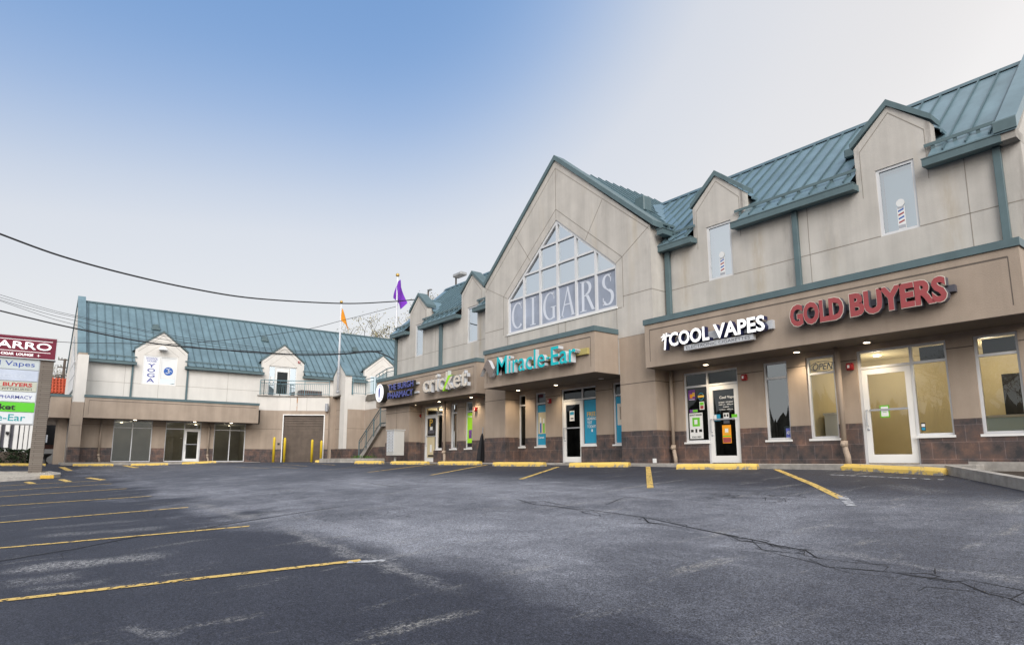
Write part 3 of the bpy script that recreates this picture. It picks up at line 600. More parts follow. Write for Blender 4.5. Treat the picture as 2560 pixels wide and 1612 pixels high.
for s0, s1 in ((-28.3, -26.8), (-25.52, -22.28), (-21.05, -19.66), (-11.5, -10.3), (-9.05, -5.93), (-4.55, -3.2)): gutter(F, s0, s1)
def downpipe(F, u0, u1, z0=3.95, z1=6.08, d0=.01, d1=.1, m='teal', parent=main): MB(F).box(u0, u1, z0, z1, d0, d1).build('downpipe', m, parent, bevel=.006)
for u0, u1 in ((-28.17, -28.0), (-23.95, -23.75), (-11.38, -11.22), (-7.50, -7.37), (-3.41, -3.28)): downpipe(F, u0, u1)
def pipe(F, u, parent=main, off=.2, r=.055):
    mb = MB(F); mb.tube([(u, 2.58, off), (u, .45, off)], r, 10); mb.tube([(u, .5, off), (u, .38, off)], r*1.35, 10); mb.tube([(u, .40, off), (u+.02, .28, off), (u+.06, .16, off+.02), (u+.07, .0, off+.02)], r*1.1, 10)
    mb.tube([(u, .42, off+.03), (u, .42, off+.10)], r*.9, 12); mb.build('drain_pipe', 'tan', parent, smooth=True)
pipe(F, -6.62); pipe(F, -11.3, off=.12, r=.05); pipe(F, -23.2)
# gable front
GF = FM(13.98); gx0, gx1, gc = -19.65, -11.45, -15.5
mb = MB(GF); mb.box(gx0, gx1, 3.68, 4.65, -.3, 0)
mb.prism([(gx0, 4.65), (-18.22, 4.65), (-18.22, 6.0), (gc, 8.25), (gc, 10.42), (gx0, 6.82)], -.3, 0); mb.prism([(gx1, 4.65), (gx1, 6.82), (gc, 10.42), (gc, 8.25), (-12.8, 6.0), (-12.8, 4.65)], -.3, 0)
mb.box(-18.40, -12.74, 2.6, 3.68, -.3, -.012)
for p, q in (((gx0+.02, 6.55), (gc, 10.12)), ((gc, 10.12), (gx1-.02, 6.72)), ((-18.47, 6.15), (gc, 8.62)), ((gc, 8.62), (-12.54, 6.15)), ((gc, 8.28), (gc, 10.12)), ((gx0, 6.72), (-18.24, 6.02)), ((-12.8, 6.02), (-12.54, 6.16)), ((-12.54, 6.16), (-11.42, 6.85)), ((-14.1, 7.12), (-13.3, 8.25)), ((-16.9, 7.14), (-17.75, 8.3)),
             ((-18.47, 4.66), (-18.47, 6.15)), ((-12.54, 4.6), (-12.54, 6.15)), ((gx0, 4.93), (-18.47, 4.93)), ((-12.54, 4.93), (gx1, 4.93)), ((-18.4, 4.6), (-12.6, 4.6)), ((gc+.05, 3.95), (gc+.05, 4.6)), ((-15.1, 3.95), (-15.1, 4.6)), ((-18.24, 3.95), (-18.24, 4.6)), ((-12.82, 3.95), (-12.82, 4.6))):
    mb.line(p, q, .02, .004, 1)
mb.F = FL(gx1); mb.box(14.0, 14.62, 3.68, 6.82, -.3, -.002); mb.prism([(14.62, 6.0), (14.62, 6.82), (15.0, 6.82)], -.3, -.002); mb.line((13.98, 4.93), (14.6, 4.93), .02, .004, 1)
mb.F = FM(14.62); mb.F = FL(gx0+.3); mb.box(14.0, 14.62, 3.68, 6.82, -.3, -.002)
mb.build('gable_wall', ['cream', 'joint2'], main)
for s_ in (-1, 1):
    e_ = gc+s_*4.22; mb = MB(GF); mb.prism([(gc, 10.42), (gc, 10.60), (e_, 6.93), (e_, 6.76)], -.40, .06); mb.build('gable_coping', 'teal', main)
def gable_roof():
    mb = MB(); GS = .871
    for s_ in (-1, 1):
        f = lambda t: (gc+s_*t, 10.36-GS*t)
        (xe, ze), (xr, zr) = f(4.3), f(0); mb.poly([(xe, 14.32, ze), (xr, 14.32, zr), (xr, 22, zr), (xe, 22, ze)])
        y = 14.55
        while y < 19.5:
            A = [mb.P(*p) for p in ((xe, y-.014, ze), (xe, y+.014, ze), (xr, y+.014, zr), (xr, y-.014, zr))]; B = [mb.P(*p) for p in ((xe+s_*.03, y-.014, ze+.045), (xe+s_*.03, y+.014, ze+.045), (xr, y+.014, zr+.045), (xr, y-.014, zr+.045))]
            for q in ((0, 1), (1, 2), (2, 3), (3, 0)): mb.face([A[q[0]], A[q[1]], B[q[1]], B[q[0]]], 1)
            mb.face(B, 1); y += .395
    o = mb.build('gable_roof', ['roof', 'roofd'], main)
    g = MB(); g.box(gc+4.2, gc+4.42, 14.1, 14.95, 6.50, 6.66); g.box(gc+4.18, gc+4.44, 14.08, 14.97, 6.66, 6.68); attach(g.build('gutter', 'teal'), o)
    g = MB(); g.box(gc+4.0, gc+4.08, 14.35, 15.3, 6.98, 7.05); [g.box(gc+3.95, gc+4.1, y, y+.05, 6.85, 7.0) for y in (14.45, 14.8, 15.15)]; attach(g.build('snow_guard', 'teal'), o)
    # valley flashing
    g = MB(); pts = []
    for t in (0, 1):
        z = 6.45+(9.05-6.45)*t; x = gc+(10.36-z)/.871; y = 14.3+(z-6.27)/SL; pts.append((x, y, z+.012))
    (x0, y0, z0), (x1, y1, z1) = pts; g.poly([(x0+.02, y0-.25, z0-.20), (x0+.42, y0, z0+.02), (x1+.34, y1, z1+.02), (x1-.02, y1-.1, z1+.08)]); attach(g.build('valley', 'roof'), o)
    g = MB(); z = 8.35; x = gc+(10.36-z)/.871
    g.box(x-.18, x+.22, 15.6, 16.0, 8.2, 8.72); attach(g.build('roof_vent', 'teal', bevel=.03), o)
gable_roof()
def gable_window():
    f = GF; mb = MB(f); W0, W1, zb, zs, za = -18.22, -12.8, 4.65, 6.0, 8.25; d0, d1 = -.13, -.03; fw = .09
    us = [W0+(W1-W0)*k/6 for k in range(7)]
    top = lambda u: zs+(za-zs)*(1-abs(u-gc)/(2.71)) if abs(u-gc) < 2.71 else zs
    mb.box(W0, W1, zb, zb+.07, d0, d1); mb.box(W0, W0+.07, zb, zs, d0, d1-.002); mb.box(W1-.07, W1, zb, zs, d0, d1-.002)
    for s_ in (-1, 1): e_ = gc+s_*2.71; mb.prism([(e_, zs), (gc, za), (gc, za-.12), (e_, zs-.12)], d0, d1-.001)
    for u in us[1:-1]: mb.box(u-.045, u+.045, zb+.07, top(u)-.05, d0, d1-.003)
    for z in (5.91, 6.69, 7.47):
        hw = (1-(z-zs)/(za-zs))*2.71 if z > zs else 2.71; mb.box(gc-hw+.05, gc+hw-.05, z-.035, z+.035, d0+.01, d1-.005)
    wn = mb.build('gable_window', 'alu', main)
    g = MB(f); g.poly([(W0, 5.91, -.09), (W1, 5.91, -.09), (W1, zs, -.09), (gc, za, -.09), (W0, zs, -.09)]); attach(g.build('pane', 'glassm'), wn)
    g = MB(f); g.poly([(W0, zb, -.09), (W1, zb, -.09), (W1, 5.91, -.09), (W0, 5.91, -.09)]); attach(g.build('frosted_pane', 'film'), wn)
    g = MB(f); g.poly([(W0, 5.9, -.25), (W1, 5.9, -.25), (W1, zs, -.25), (gc, za, -.25), (W0, zs, -.25)]); attach(g.build('blind', 'blinds'), wn)
    g = MB(f)
    for u in us[1:-1]: g.box(u-.045, u+.045, 5.91, top(u)-.05, -.21, -.15)
    for z in (5.91, 6.69, 7.47): hw = (1-(z-zs)/(za-zs))*2.71 if z > zs else 2.71; g.box(gc-hw+.1, gc+hw-.1, z-.035, z+.035, -.205, -.155)
    for s_ in (-1, 1): e_ = gc+s_*2.71; g.prism([(e_, zs), (gc, za), (gc, za-.16), (e_, zs-.16)], -.2, -.15)
    attach(g.build('frame_shade_bars', 'frameshade'), wn)  # dark bars set behind the glass imitate mullion shadows
    g = MB(f); g.box(W0-.03, W1+.03, zb-.05, zb-.002, -.1, .03); attach(g.build('sill', 'white'), wn)
    # serif lettering on the lower panes
    mb = MB(f); d0, d1 = -.088, -.084; cw = (W1-W0)/6; z0, z1 = 4.80, 5.80; zc = (z0+z1)/2; H = (z1-z0)/2
    wf = lambda t: .035+.085*abs(math.cos(t))
    uc = [W0+cw*(k+.5) for k in range(6)]
    def serif(u, z, w=.2): mb.box(u-w/2, u+w/2, z, z+.03, d0, d1)
    u = uc[0]; arc(mb, u+.04, zc, .30, H-.04, 48, 312, wf, d0, d1); mb.box(u+.22, u+.25, z1-.28, z1-.02, d0, d1)
    u = uc[1]; mb.box(u-.055, u+.055, z0, z1, d0, d1+.001); serif(u, z0, .30); serif(u, z1-.03, .30)
    u = uc[2]; arc(mb, u+.02, zc, .31, H-.04, 48, 300, wf, d0, d1); mb.box(u+.14, u+.25, z0+.05, zc-.04, d0, d1+.001); serif(u+.19, zc-.06, .28); mb.box(u+.20, u+.23, z1-.28, z1-.02, d0, d1)
    u = uc[3]; mb.prism([(u-.33, z0), (u-.28, z0), (u+.03, z1), (u-.01, z1)], d0, d1); mb.prism([(u+.19, z0), (u+.31, z0), (u+.03, z1), (u-.04, z1)], d0, d1+.001); mb.box(u-.19, u+.18, zc-.12, zc-.08, d0, d1+.0005); serif(u-.3, z0, .2); serif(u+.26, z0, .24)
    u = uc[4]; mb.box(u-.24, u-.13, z0, z1, d0, d1+.001); serif(u-.18, z0, .28); serif(u-.18, z1-.03, .26); arc(mb, u-.06, z1-.245, .20, .205, -92, 92, wf, d0, d1); mb.box(u-.14, u-.05, z1-.06, z1-.02, d0, d1); mb.box(u-.14, u-.05, zc-.01, zc+.03, d0, d1); mb.prism([(u-.06, zc+.02), (u+.06, zc+.02), (u+.33, z0), (u+.21, z0)], d0, d1+.0005); serif(u+.29, z0, .18)
    u = uc[5]; arc(mb, u, z1-.24, .17, .21, 40, 250, lambda t: .04+.07*abs(math.cos(t)), d0, d1); arc(mb, u, z0+.26, .20, .23, -150, 75, lambda t: .04+.08*abs(math.cos(t)), d0, d1); mb.prism([(u-.13, zc+.12), (u-.07, zc+.03), (u+.12, zc-.12), (u+.05, zc-.0)][::1], d0, d1+.001); mb.box(u+.12, u+.15, z1-.26, z1-.02, d0, d1); mb.box(u-.21, u-.18, z0+.02, z0+.26, d0, d1)
    attach(mb.build('lettering', 'letterfilm'), wn)
M['film'] = mat('frosted_film', (.30, .34, .43), .5, var=.16, vscale=1.1, spec=.7)
M['letterfilm'] = mat('letter_film', (.62, .66, .74), .6, var=.03)
gable_window()
# interiors
def room(x0, x1, depth, m, light=None, F=None, zt=2.58, parent=main, nm='interior'):
    F = F or globals()['F']; mb = MB(F); d0, d1 = -.21, -depth
    mb.poly([(x0, 0.01, d1), (x1, .01, d1), (x1, zt, d1), (x0, zt, d1)]); mb.poly([(x0, .01, d0), (x0, .01, d1), (x0, zt, d1), (x0, zt, d0)]); mb.poly([(x1, .01, d0), (x1, .01, d1), (x1, zt, d1), (x1, zt, d0)])
    mb.poly([(x0, zt, d0), (x1, zt, d0), (x1, zt, d1), (x0, zt, d1)]); mb.poly([(x0, .01, d0), (x1, .01, d0), (x1, .01, d1), (x0, .01, d1)])
    r = mb.build(nm, m, parent)
    if light:
        g = MB(F); n = max(1, int((x1-x0)/1.8))
        for k in range(n):
            c = x0+(x1-x0)*(k+.5)/n; q = Vector(F(c, zt-.03, -depth*.62)); g.F = ident; g.tube([tuple(q), (q.x, q.y, q.z+.01)], .08, 12); g.F = F
            L = bpy.data.lights.new('lamp', 'POINT'); L.energy = light; L.color = (1, .88, .68); L.shadow_soft_size = .12
            lo = bpy.data.objects.new('lamp', L); C.objects.link(lo); lo.location = (q.x, q.y, q.z-.45); attach(lo, parent)
        attach(g.build('ceiling_downlight', 'lampglow'), r)
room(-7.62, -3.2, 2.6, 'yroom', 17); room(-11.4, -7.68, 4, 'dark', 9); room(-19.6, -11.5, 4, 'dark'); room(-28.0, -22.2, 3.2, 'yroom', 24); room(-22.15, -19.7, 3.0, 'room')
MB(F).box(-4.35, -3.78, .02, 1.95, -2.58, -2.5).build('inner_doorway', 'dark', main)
t = thing('shop_counter', 'pale counter inside the far right window of the gold shop', 'counter', (-3.9, 16.4, 0)); MB(F).box(-4.5, -3.3, .02, .95, -2.1, -1.5).build('body', 'blinds', t); MB(F).box(-4.55, -3.25, .95, 1.0, -2.15, -1.45).build('worktop', 'paper', t)
t = thing('display_case', 'white display case behind the window left of the drain pipe', 'display case', (-7.2, 16, 0)); MB(F).box(-7.5, -6.95, .02, 1.15, -1.6, -.8).build('case', 'paper', t); MB(F).box(-7.52, -6.93, 1.15, 1.2, -1.62, -.78).build('top', 'white', t)
for u, l in ((-8.75, 'pale chair inside the window right of the vape shop door, left of two'), (-8.2, 'pale chair inside the window right of the vape shop door, right of two')):
    t = thing('chair', l, 'chair', (u, 15.6, 0)); MB(F).box(u, u+.42, .45, .49, -1.2, -.8).build('seat', 'blinds', t); MB(F).box(u, u+.42, .5, .95, -1.2, -1.17).build('backrest', 'blinds', t)
    for q, w_ in ((u, -1.2), (u+.38, -1.2), (u, -.84), (u+.38, -.84)): MB(F).box(q, q+.04, .02, .45, w_, w_+.04).build('leg', 'blinds', t)
# ------------------------------------------------------------------ left building
lb = thing('shop_building', 'pale two-storey shopping block on the left with dormers and a roller shutter at its corner', 'building', (-46.05, 12, 0))
FB = FL(-46.05); FU = FL(-46.2)
HB = [(4.74, 6.86, .03, 2.6), (7.61, 9.72, .03, 2.6), (10.52, 12.54, .03, 2.6)]
split_wall(lb, FB, 3.05, 13.6, HB, 2.6)
for u0, um, u1 in ((4.74, 5.77, 6.86), (10.52, 11.53, 12.54)): opening(lb, FB, u0, u1, .03, 2.6, rails=(2.13,), mulls=(um,), gl='glass', sill=False)
mb = MB(FB); a0, a1 = -.125, -.055
for u in (7.61, 8.70, 9.67): mb.box(u, u+.05, .03, 2.6, a0, a1)
for a_, b_ in ((7.66, 8.70), (8.75, 9.67)): mb.box(a_, b_, 2.10, 2.16, a0, a1-.003); mb.box(a_, b_, 2.55, 2.6, a0, a1-.003)
mb.box(7.66, 8.70, .03, .09, a0, a1-.003); wn = mb.build('shopfront_frame', 'alu', lb)
g = MB(FB); g.poly([(7.66, .09, -.09), (8.7, .09, -.09), (8.7, 2.55, -.09), (7.66, 2.55, -.09)]); g.poly([(8.75, 2.15, -.09), (9.67, 2.15, -.09), (9.67, 2.55, -.09), (8.75, 2.55, -.09)]); attach(g.build('pane', 'glass'), wn)
door(lb, FB, 8.76, 9.66, 2.09, 'glassd', z0=.04)
room(4.3, 13.2, 4.0, 'room', 12, FB, parent=lb)
canopy(3.05, 12.98, 0, 0, F=lambda u, z, d: (-44.85+(d if d > -.001 or d < -.5 else d), u, z), parent=lb) if 0 else None
FC = FL(-44.85)
mb = MB(FC); mb.box(3.05, 12.98, 2.6, 3.80, -1.19, 0); mb.line((3.27, 3.63), (12.8, 3.63), .03, .004, 1); mb.line((3.27, 2.78), (3.27, 3.63), .016, .003, 1); mb.build('canopy_fascia', ['tan', 'joint'], lb)
MB(FC).box(3.0, 13.01, 3.80, 3.95, -1.3, .035).build('coping', 'teal', lb)
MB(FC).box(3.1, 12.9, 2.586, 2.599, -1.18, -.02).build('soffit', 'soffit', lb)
for u in (5.77, 9.15, 11.4):
    mb = MB(); mb.tube([(-45.4, u, 2.584), (-45.4, u, 2.57)], .085, 12); o = mb.build('recessed_light', 'lampglow', lb)
pipe(FB, 4.08, lb, .1, .06); pipe(FB, 10.17, lb, .1, .055)
# corner column
mb = MB(FC); mb.box(2.46, 3.04, -.3, .88, -1.3, .0); mb.build('tile_base', 'tile', lb)
mb = MB(FC); mb.box(2.47, 3.03, .88, 3.5, -1.3, -.008); mb.line((2.47, 2.13), (3.03, 2.13), .02, -.004, 1); mb.build('pier', ['tan', 'joint'], lb)
mb = MB(FU); mb.box(2.5, 3.04, 3.5, 6.32, -.3, .95+.35); mb.build('pier', 'cream2', lb)
# return canopy on the street side
mb = MB(FL(-46.1)); mb.box(1.46, 2.46, 2.62, 3.86, -10, 0); mb.build('canopy_fascia', 'tan', lb); MB(FL(-46.1)).box(1.43, 2.46, 3.86, 4.0, -10, .03).build('coping', 'teal', lb)
mb = MB(FL(-46.3))
for k in range(4): mb.box(2.0+.0*k, 2.45, -.2, 2.62, -.9*k-1.0, -.9*k-.75)
mb.build('pier', 'tan', lb)
# upper wall
LD = [(5.56, 8.58, 7.07), (13.42, 16.43, 14.93), (21.25, 24.4, 22.8)]
mb = MB(FU); holes = [(6.03, 8.0, 4.94, 6.79), (13.92, 15.92, 4.62, 6.81), (21.72, 23.9, 5.2, 6.72)]
wall(mb, 3.04, 30, 3.8, 6.2, holes, -.25, 0)
for a_, b_, c_ in LD:
    wall(mb, a_, b_, 6.2, 7.12, holes, -.25, 0); mb.prism([(a_, 7.12), (b_, 7.12), (c_, 8.36)], -.25, 0)
    mb.line((a_+.15, 7.0), (c_, 8.15), .02, .004, 1); mb.line((c_, 8.15), (b_-.15, 7.0), .02, .004, 1); mb.line((c_-1, 6.82), (c_, 7.6), .012, .003, 1); mb.line((c_+1, 6.82), (c_, 7.6), .012, .003, 1)
u = 3.04
for h in holes+[(30, 30, 0, 0)]: mb.line((u, 4.93), (h[0], 4.93), .018, .004, 1); u = h[1]
for u in (5.1, 7.0, 11.2): mb.line((u, 3.95), (u, 4.93 if u == 7 else 6.1), .014, .004, 1)
mb.build('upper_wall', ['cream2', 'joint2'], lb)
# gable end with parapet, faces the street
EW = lambda u, z, d: (-u, 2.55+d, z)       # u = distance towards -X
mb = MB(EW); mb.prism([(46.2, -.3), (56, -.3), (56, 6.3), (51.1, 10.9), (46.2, 6.45)], 0, .3); mb.build('end_wall', 'cream2', lb)
mb = MB(EW); mb.prism([(45.85, 6.42), (45.85, 6.62), (51.0, 11.12), (56.2, 6.6), (56.2, 6.4), (51.0, 10.9)], -.06, .38); mb.build('parapet_coping', 'roof', lb)
mb = MB(EW); mb.box(44.9, 46.25, 6.32, 6.42, -.04, .42) ; mb.build('coping', 'tan', lb)
mb = MB(EW)
mb.prism([(46.9, 4.3), (51.0, 4.3), (51.0, 8.4), (48.3, 6.2), (46.9, 5.6)], -.05, -.01); wn = mb.build('gable_window', 'glassm', lb)
mb = MB(EW)
for k in range(6): mb.box(46.9+k*.8, 46.97+k*.8, 4.3, 5.6+k*.5, -.09, -.05)
for z in (4.3, 5.2, 6.1): mb.box(46.9, 51, z, z+.07, -.085, -.052)
attach(mb.build('window_frame', 'alu'), wn)
# roof
def roof_left():
    mb = MB(); XR, ZR = -51.0, 6.27+SL*5.1
    seg = [(2.92, 5.56, 0), (5.56, 8.58, 1), (8.58, 13.42, 0), (13.42, 16.43, 1), (16.43, 21.25, 0), (21.25, 24.4, 1), (24.4, 31, 0)]; off = {0: -45.9, 1: -46.35}
    for y0, y1, k in seg:
        x = off[k]; z = 6.27+SL*(-45.9-x); mb.poly([(x, y0, z), (x, y1, z), (XR, y1, ZR), (XR, y0, ZR)])
    mb.poly([(XR, 2.9, ZR), (XR, 31, ZR), (-56.2, 31, 6.2), (-56.2, 2.9, 6.2)])
    y = 3.1
    while y < 30.8:
        k = next(s[2] for s in seg if s[0] <= y <= s[1]); x = off[k]; z = 6.27+SL*(-45.9-x)
        A = [mb.P(*p) for p in ((x, y-.018, z), (x, y+.018, z), (XR, y+.018, ZR), (XR, y-.018, ZR))]; B = [mb.P(p[0]+.03, p[1], p[2]+.05) for p in [mb.v[i] for i in A]]
        for q in ((0, 1), (1, 2), (2, 3), (3, 0)): mb.face([A[q[0]], A[q[1]], B[q[1]], B[q[0]]], 1)
        mb.face(B, 1); y += .46
    o = mb.build('roof', ['roof', 'roofd'], lb)
    r = MB(FL(0)); r.box(2.9, 31, ZR-.05, ZR+.05, XR-.12, XR+.12); attach(r.build('ridge_cap', 'roofd'), o)
    for yy, zz in ((6.95, 9.25), (14.3, 9.3), (21.6, 9.25)):
        x = -45.9-(zz-6.27)/SL; g = MB(); g.box(x-.05, x+.30, yy-.16, yy+.2, zz-.1, zz+.14); g.box(x-.05, x+.42, yy-.24, yy+.3, zz-.28, zz-.1); attach(g.build('roof_vent', 'teal', bevel=.02), o)
roof_left()
for s0, s1 in ((2.85, 5.66), (8.45, 13.52), (16.35, 21.4), (24.3, 30)): gutter(FU, s0, s1, 6.07, lb, d=.34)
for a_, b_, c_ in LD:
    for s_, e_ in ((a_-.06, c_), (b_+.06, c_)): MB(FU).prism([(s_, 7.14), (e_, 8.38), (e_, 8.50), (s_, 7.26)], -.42, .05).build('dormer_coping', 'teal', lb)
    mb = MB(); xb = lambda z: -45.9-(z-6.27)/SL
    for e_ in (a_-.12, b_+.12): mb.poly([(-46.5, e_, 7.05), (xb(7.05), e_, 7.05), (xb(8.25), c_, 8.25), (-46.5, c_, 8.25)])
    mb.build('dormer_roof', 'roof', lb)
for u in (5.43, 8.60, 20.2): downpipe(FU, u, u+.11, parent=lb)
# yoga window, terrace door
opening(lb, FU, 6.03, 8.0, 4.94, 6.79, mulls=(6.96, 7.04), gl='glassm', fw=.07, din=-.05, sill=False, blind='blinds', fr='white')
opening(lb, FU, 21.72, 23.9, 5.2, 6.72, gl='glassm', fw=.07, din=-.05, sill=False, blind='blinds', fr='white')
opening(lb, FU, 13.92, 14.40, 4.66, 6.80, gl='glassm', fw=.05, sill=False, fr='white'); opening(lb, FU, 15.40, 15.92, 4.66, 6.80, gl='glassm', fw=.05, sill=False, fr='white')
mb = MB(FU); mb.box(14.4, 15.4, 6.72, 6.8, -.13, -.055); mb.build('door_header', 'white', lb)
def door_up():
    mb = MB(FU); mb.box(14.42, 14.52, 4.66, 6.7, -.12, -.06); mb.box(15.28, 15.38, 4.66, 6.7, -.12, -.06); mb.box(14.52, 15.28, 6.42, 6.7, -.12, -.062); mb.box(14.52, 15.28, 4.66, 4.85, -.12, -.062); d = mb.build('door', 'white', lb)
    g = MB(FU); g.poly([(14.52, 4.85, -.09), (15.28, 4.85, -.09), (15.28, 6.42, -.09), (14.52, 6.42, -.09)]); attach(g.build('pane', 'glassd'), d)
    g = MB(FU); g.tube([(15.32, 5.4, -.03), (15.32, 5.8, -.03)], .015, 6); attach(g.build('handle', 'alug'), d)
door_up()
room(13.5, 16.3, 2.5, 'room', None, FU, 6.9, lb)
# dome lamps over the upper openings
def dome(u):
    t = thing('wall_lamp', '', 'lamp', (-46.2, u, 7.3)); mb = MB()
    for i in range(6):
        pass
    mb = MB(); n = 14; rings = []
    for i in range(5):
        th = math.pi/2*i/4; rr = .27*math.cos(th)+.001; rings.append([mb.P(-45.95+rr*math.cos(2*math.pi*j/n), u+rr*math.sin(2*math.pi*j/n), 7.16+.24*math.sin(th)) for j in range(n)])
    for A, B in zip(rings, rings[1:]):
        for j in range(n): mb.face([A[j], A[(j+1) % n], B[(j+1) % n], B[j]])
    mb.build('shade', 'white', t, smooth=True); g = MB(); g.tube([(-46.2, u, 7.42), (-46.0, u, 7.42), (-45.95, u, 7.38)], .025, 6); g.tube([(-45.95, u, 7.2), (-45.95, u, 7.1)], .05, 8); g.build('bracket', 'alug', t); return t
d1 = dome(7.07); d1['label'] = 'white dome lamp above the YOGA window'; d1['group'] = 'dome lamps over the dormer openings'
for dy, lb_ in ((7.86, 'white dome lamp above the glass door on the roof terrace'), (15.73, 'white dome lamp over the terrace window beside the round pharmacy sign')): copy_tree(d1, (0, dy, 0), lb_)

# diagonal corner block with the roller shutter
P1, P2, P3 = Vector((-46.05, 13.54)), Vector((-45.9, 14.58)), Vector((-44.0, 17.6))
def FV(A, B):
    t = (B-A).normalized(); nn = Vector((t.y, -t.x)); return lambda u, z, d: (A.x+t.x*u+nn.x*d, A.y+t.y*u+nn.y*d, z)
cb = lb
FG = FV(P2, P3); LG = (P3-P2).length
gh = (.46, 3.24)
mb = MB(FG); wall(mb, 0, LG, -.3, .88, [(gh[0], gh[1], -.3, 3.27)], -.3, .012); mb.F = FV(P1, P2); mb.box(-.1, (P2-P1).length, -.3, .88, -.3, .012); mb.build('tile_base', 'tile', cb)
mb = MB(FG); wall(mb, 0, LG, .88, 3.6, [(gh[0], gh[1], .88, 3.27)], -.3, 0); mb.line((0, 2.28), (gh[0]-.1, 2.28), .02, .004, 1); mb.line((gh[1]+.1, 2.28), (LG, 2.28), .02, .004, 1); mb.F = FV(P1, P2); mb.box(-.1, (P2-P1).length, .88, 3.6, -.3, 0); mb.line((0, 2.28), (1.04, 2.28), .02, .004, 1); mb.build('lower_wall', ['tan', 'joint'], cb)
mb = MB(FG); mb.box(0, LG, 3.6, 4.60, -.3, 0); mb.line((.85, 3.6), (.85, 4.6), .014, .004, 1); mb.line((2.0, 3.6), (2.0, 4.6), .014, .004, 1); mb.F = FV(P1, P2); mb.box(-.3, (P2-P1).length, 3.6, 4.60, -.3, 0); mb.build('parapet', ['cream2', 'joint2'], cb)
mb = MB(); mb.v = []; top = [(-46.2, 13.2), (P1.x+.06, 13.2), (P2.x+.09, P2.y-.03), (P3.x+.08, P3.y-.06), (P3.x, 19.3), (-46.2, 19.3)]
A = [mb.P(x, y, 4.60) for x, y in top]; B = [mb.P(x, y, 4.66) for x, y in top]; mb.face(A[::-1]); mb.face(B)
for i in range(len(top)): j = (i+1) % len(top); mb.face([A[i], A[j], B[j], B[i]])
mb.build('terrace_deck', 'conc', cb)
MB(FG).box(.7, 2.0, 4.575, 4.60, .001, .03).build('rust_stain', mat('rust', (.30, .11, .03), .9, var=.4, vscale=8), cb)
mb = MB(FG); mb.prism([(1.27, 4.6), (1.37, 4.6), (1.35, 4.0), (1.34, 3.55), (1.31, 3.6), (1.30, 4.1)], .0, .004); mb.build('rust_streak', worn_paint('rust_streak', (.42, .20, .08), .44, 5), cb)
mb = MB(FG); mb.box(gh[0], gh[1], -.25, 3.27, -.20, -.17)
z = -.1
while z < 2.5: mb.box(gh[0], gh[1], z, z+.075, -.17, -.14); z += .11
while z < 3.2: mb.box(gh[0], gh[1], z, z+.10, -.17, -.12); z += .17
sh = mb.build('roller_shutter', 'shutter', cb)
mb = MB(FG); mb.box(gh[0]-.07, gh[0], -.2, 3.34, -.17, .03); mb.box(gh[1], gh[1]+.07, -.2, 3.34, -.17, .03); mb.box(gh[0], gh[1], 3.27, 3.34, -.17, .029); attach(mb.build('door_frame', 'white'), sh)
mb = MB(FG); mb.box(.12, .27, 1.18, 1.32, 0, .04); tag(mb.build('outlet_box', 'ink'), 'small black outlet box on the tan wall left of the roller shutter', 'outlet box')
# pier of the flagpole, terrace wall, stair wall
FP = FM(17.75)
MB(FM(17.63)).box(-44.3, -43.70, -.3, 4.6, -.7, 0).build('lower_wall', 'tan', cb)
mb = MB(FP); mb.box(-43.75, -41.65, -.3, .88, -1.55, .01); mb.build('tile_base', 'tile', cb)
mb = MB(FP); mb.box(-43.75, -42.4, .88, 4.55, -1.5, -.25); mb.line((-43.75, 2.28), (-42.4, 2.28), .02, -.246, 1); mb.line((-43.75, 3.62), (-42.4, 3.62), .02, -.246, 1); mb.F = FL(-41.66); mb.box(18.0, 19.3, .88, 3.6, -.6, 0); mb.line((17.8, 2.28), (19.3, 2.28), .02, .004, 1); mb.build('pier', ['tan', 'joint'], cb)
mb = MB(FP); mb.box(-42.4, -41.65, .88, 4.62, -.24, 0); mb.box(-43.75, -41.65, 4.62, 6.0, -.48, 0); mb.prism([(-43.75, 6.0), (-41.65, 6.0), (-42.7, 6.86)], -.48, 0); mb.F = FL(-41.66); mb.box(18.0, 19.3, 3.6, 4.62, -.6, -.001); mb.build('flagpole_pier', 'cream2', cb)
MB(FP).box(-43.78, -42.3, 4.52, 4.62, -.3, .02).build('lintel', mat('dark_lintel', (.10, .085, .07), .8), cb)
for s_ in (-1, 1):
    e_ = -42.7+s_*1.16; MB(FP).prism([(-42.7, 6.86), (-42.7, 7.0), (e_, 6.05), (e_, 5.93)], -.52, .05).build('gable_coping', 'roof', cb)
FT = FM(19.3); mb = MB(FT); mb.box(-41.65, -28.2, -.3, .88, -.3, .012); mb.build('tile_base', 'tile', cb)
mb = MB(FT); mb.box(-41.65, -28.2, .88, 3.6, -.3, 0); mb.line((-41.65, 2.28), (-28.2, 2.28), .02, .004, 1); mb.build('lower_wall', ['tan', 'joint'], cb); MB(FT).box(-41.65, -28.2, 3.6, 4.2, -.3, 0).build('upper_wall', 'cream2', cb)
MB(FT).box(-41.3, -28.2, 4.2, 4.62, -.3, .10).build('terrace_beam', mat('beam', (.16, .145, .125), .85, var=.15), cb)
mb = MB(); mb.box(-46.2, -28.2, 19.6, 30, 4.4, 4.6); mb.build('terrace_deck', 'conc', cb)
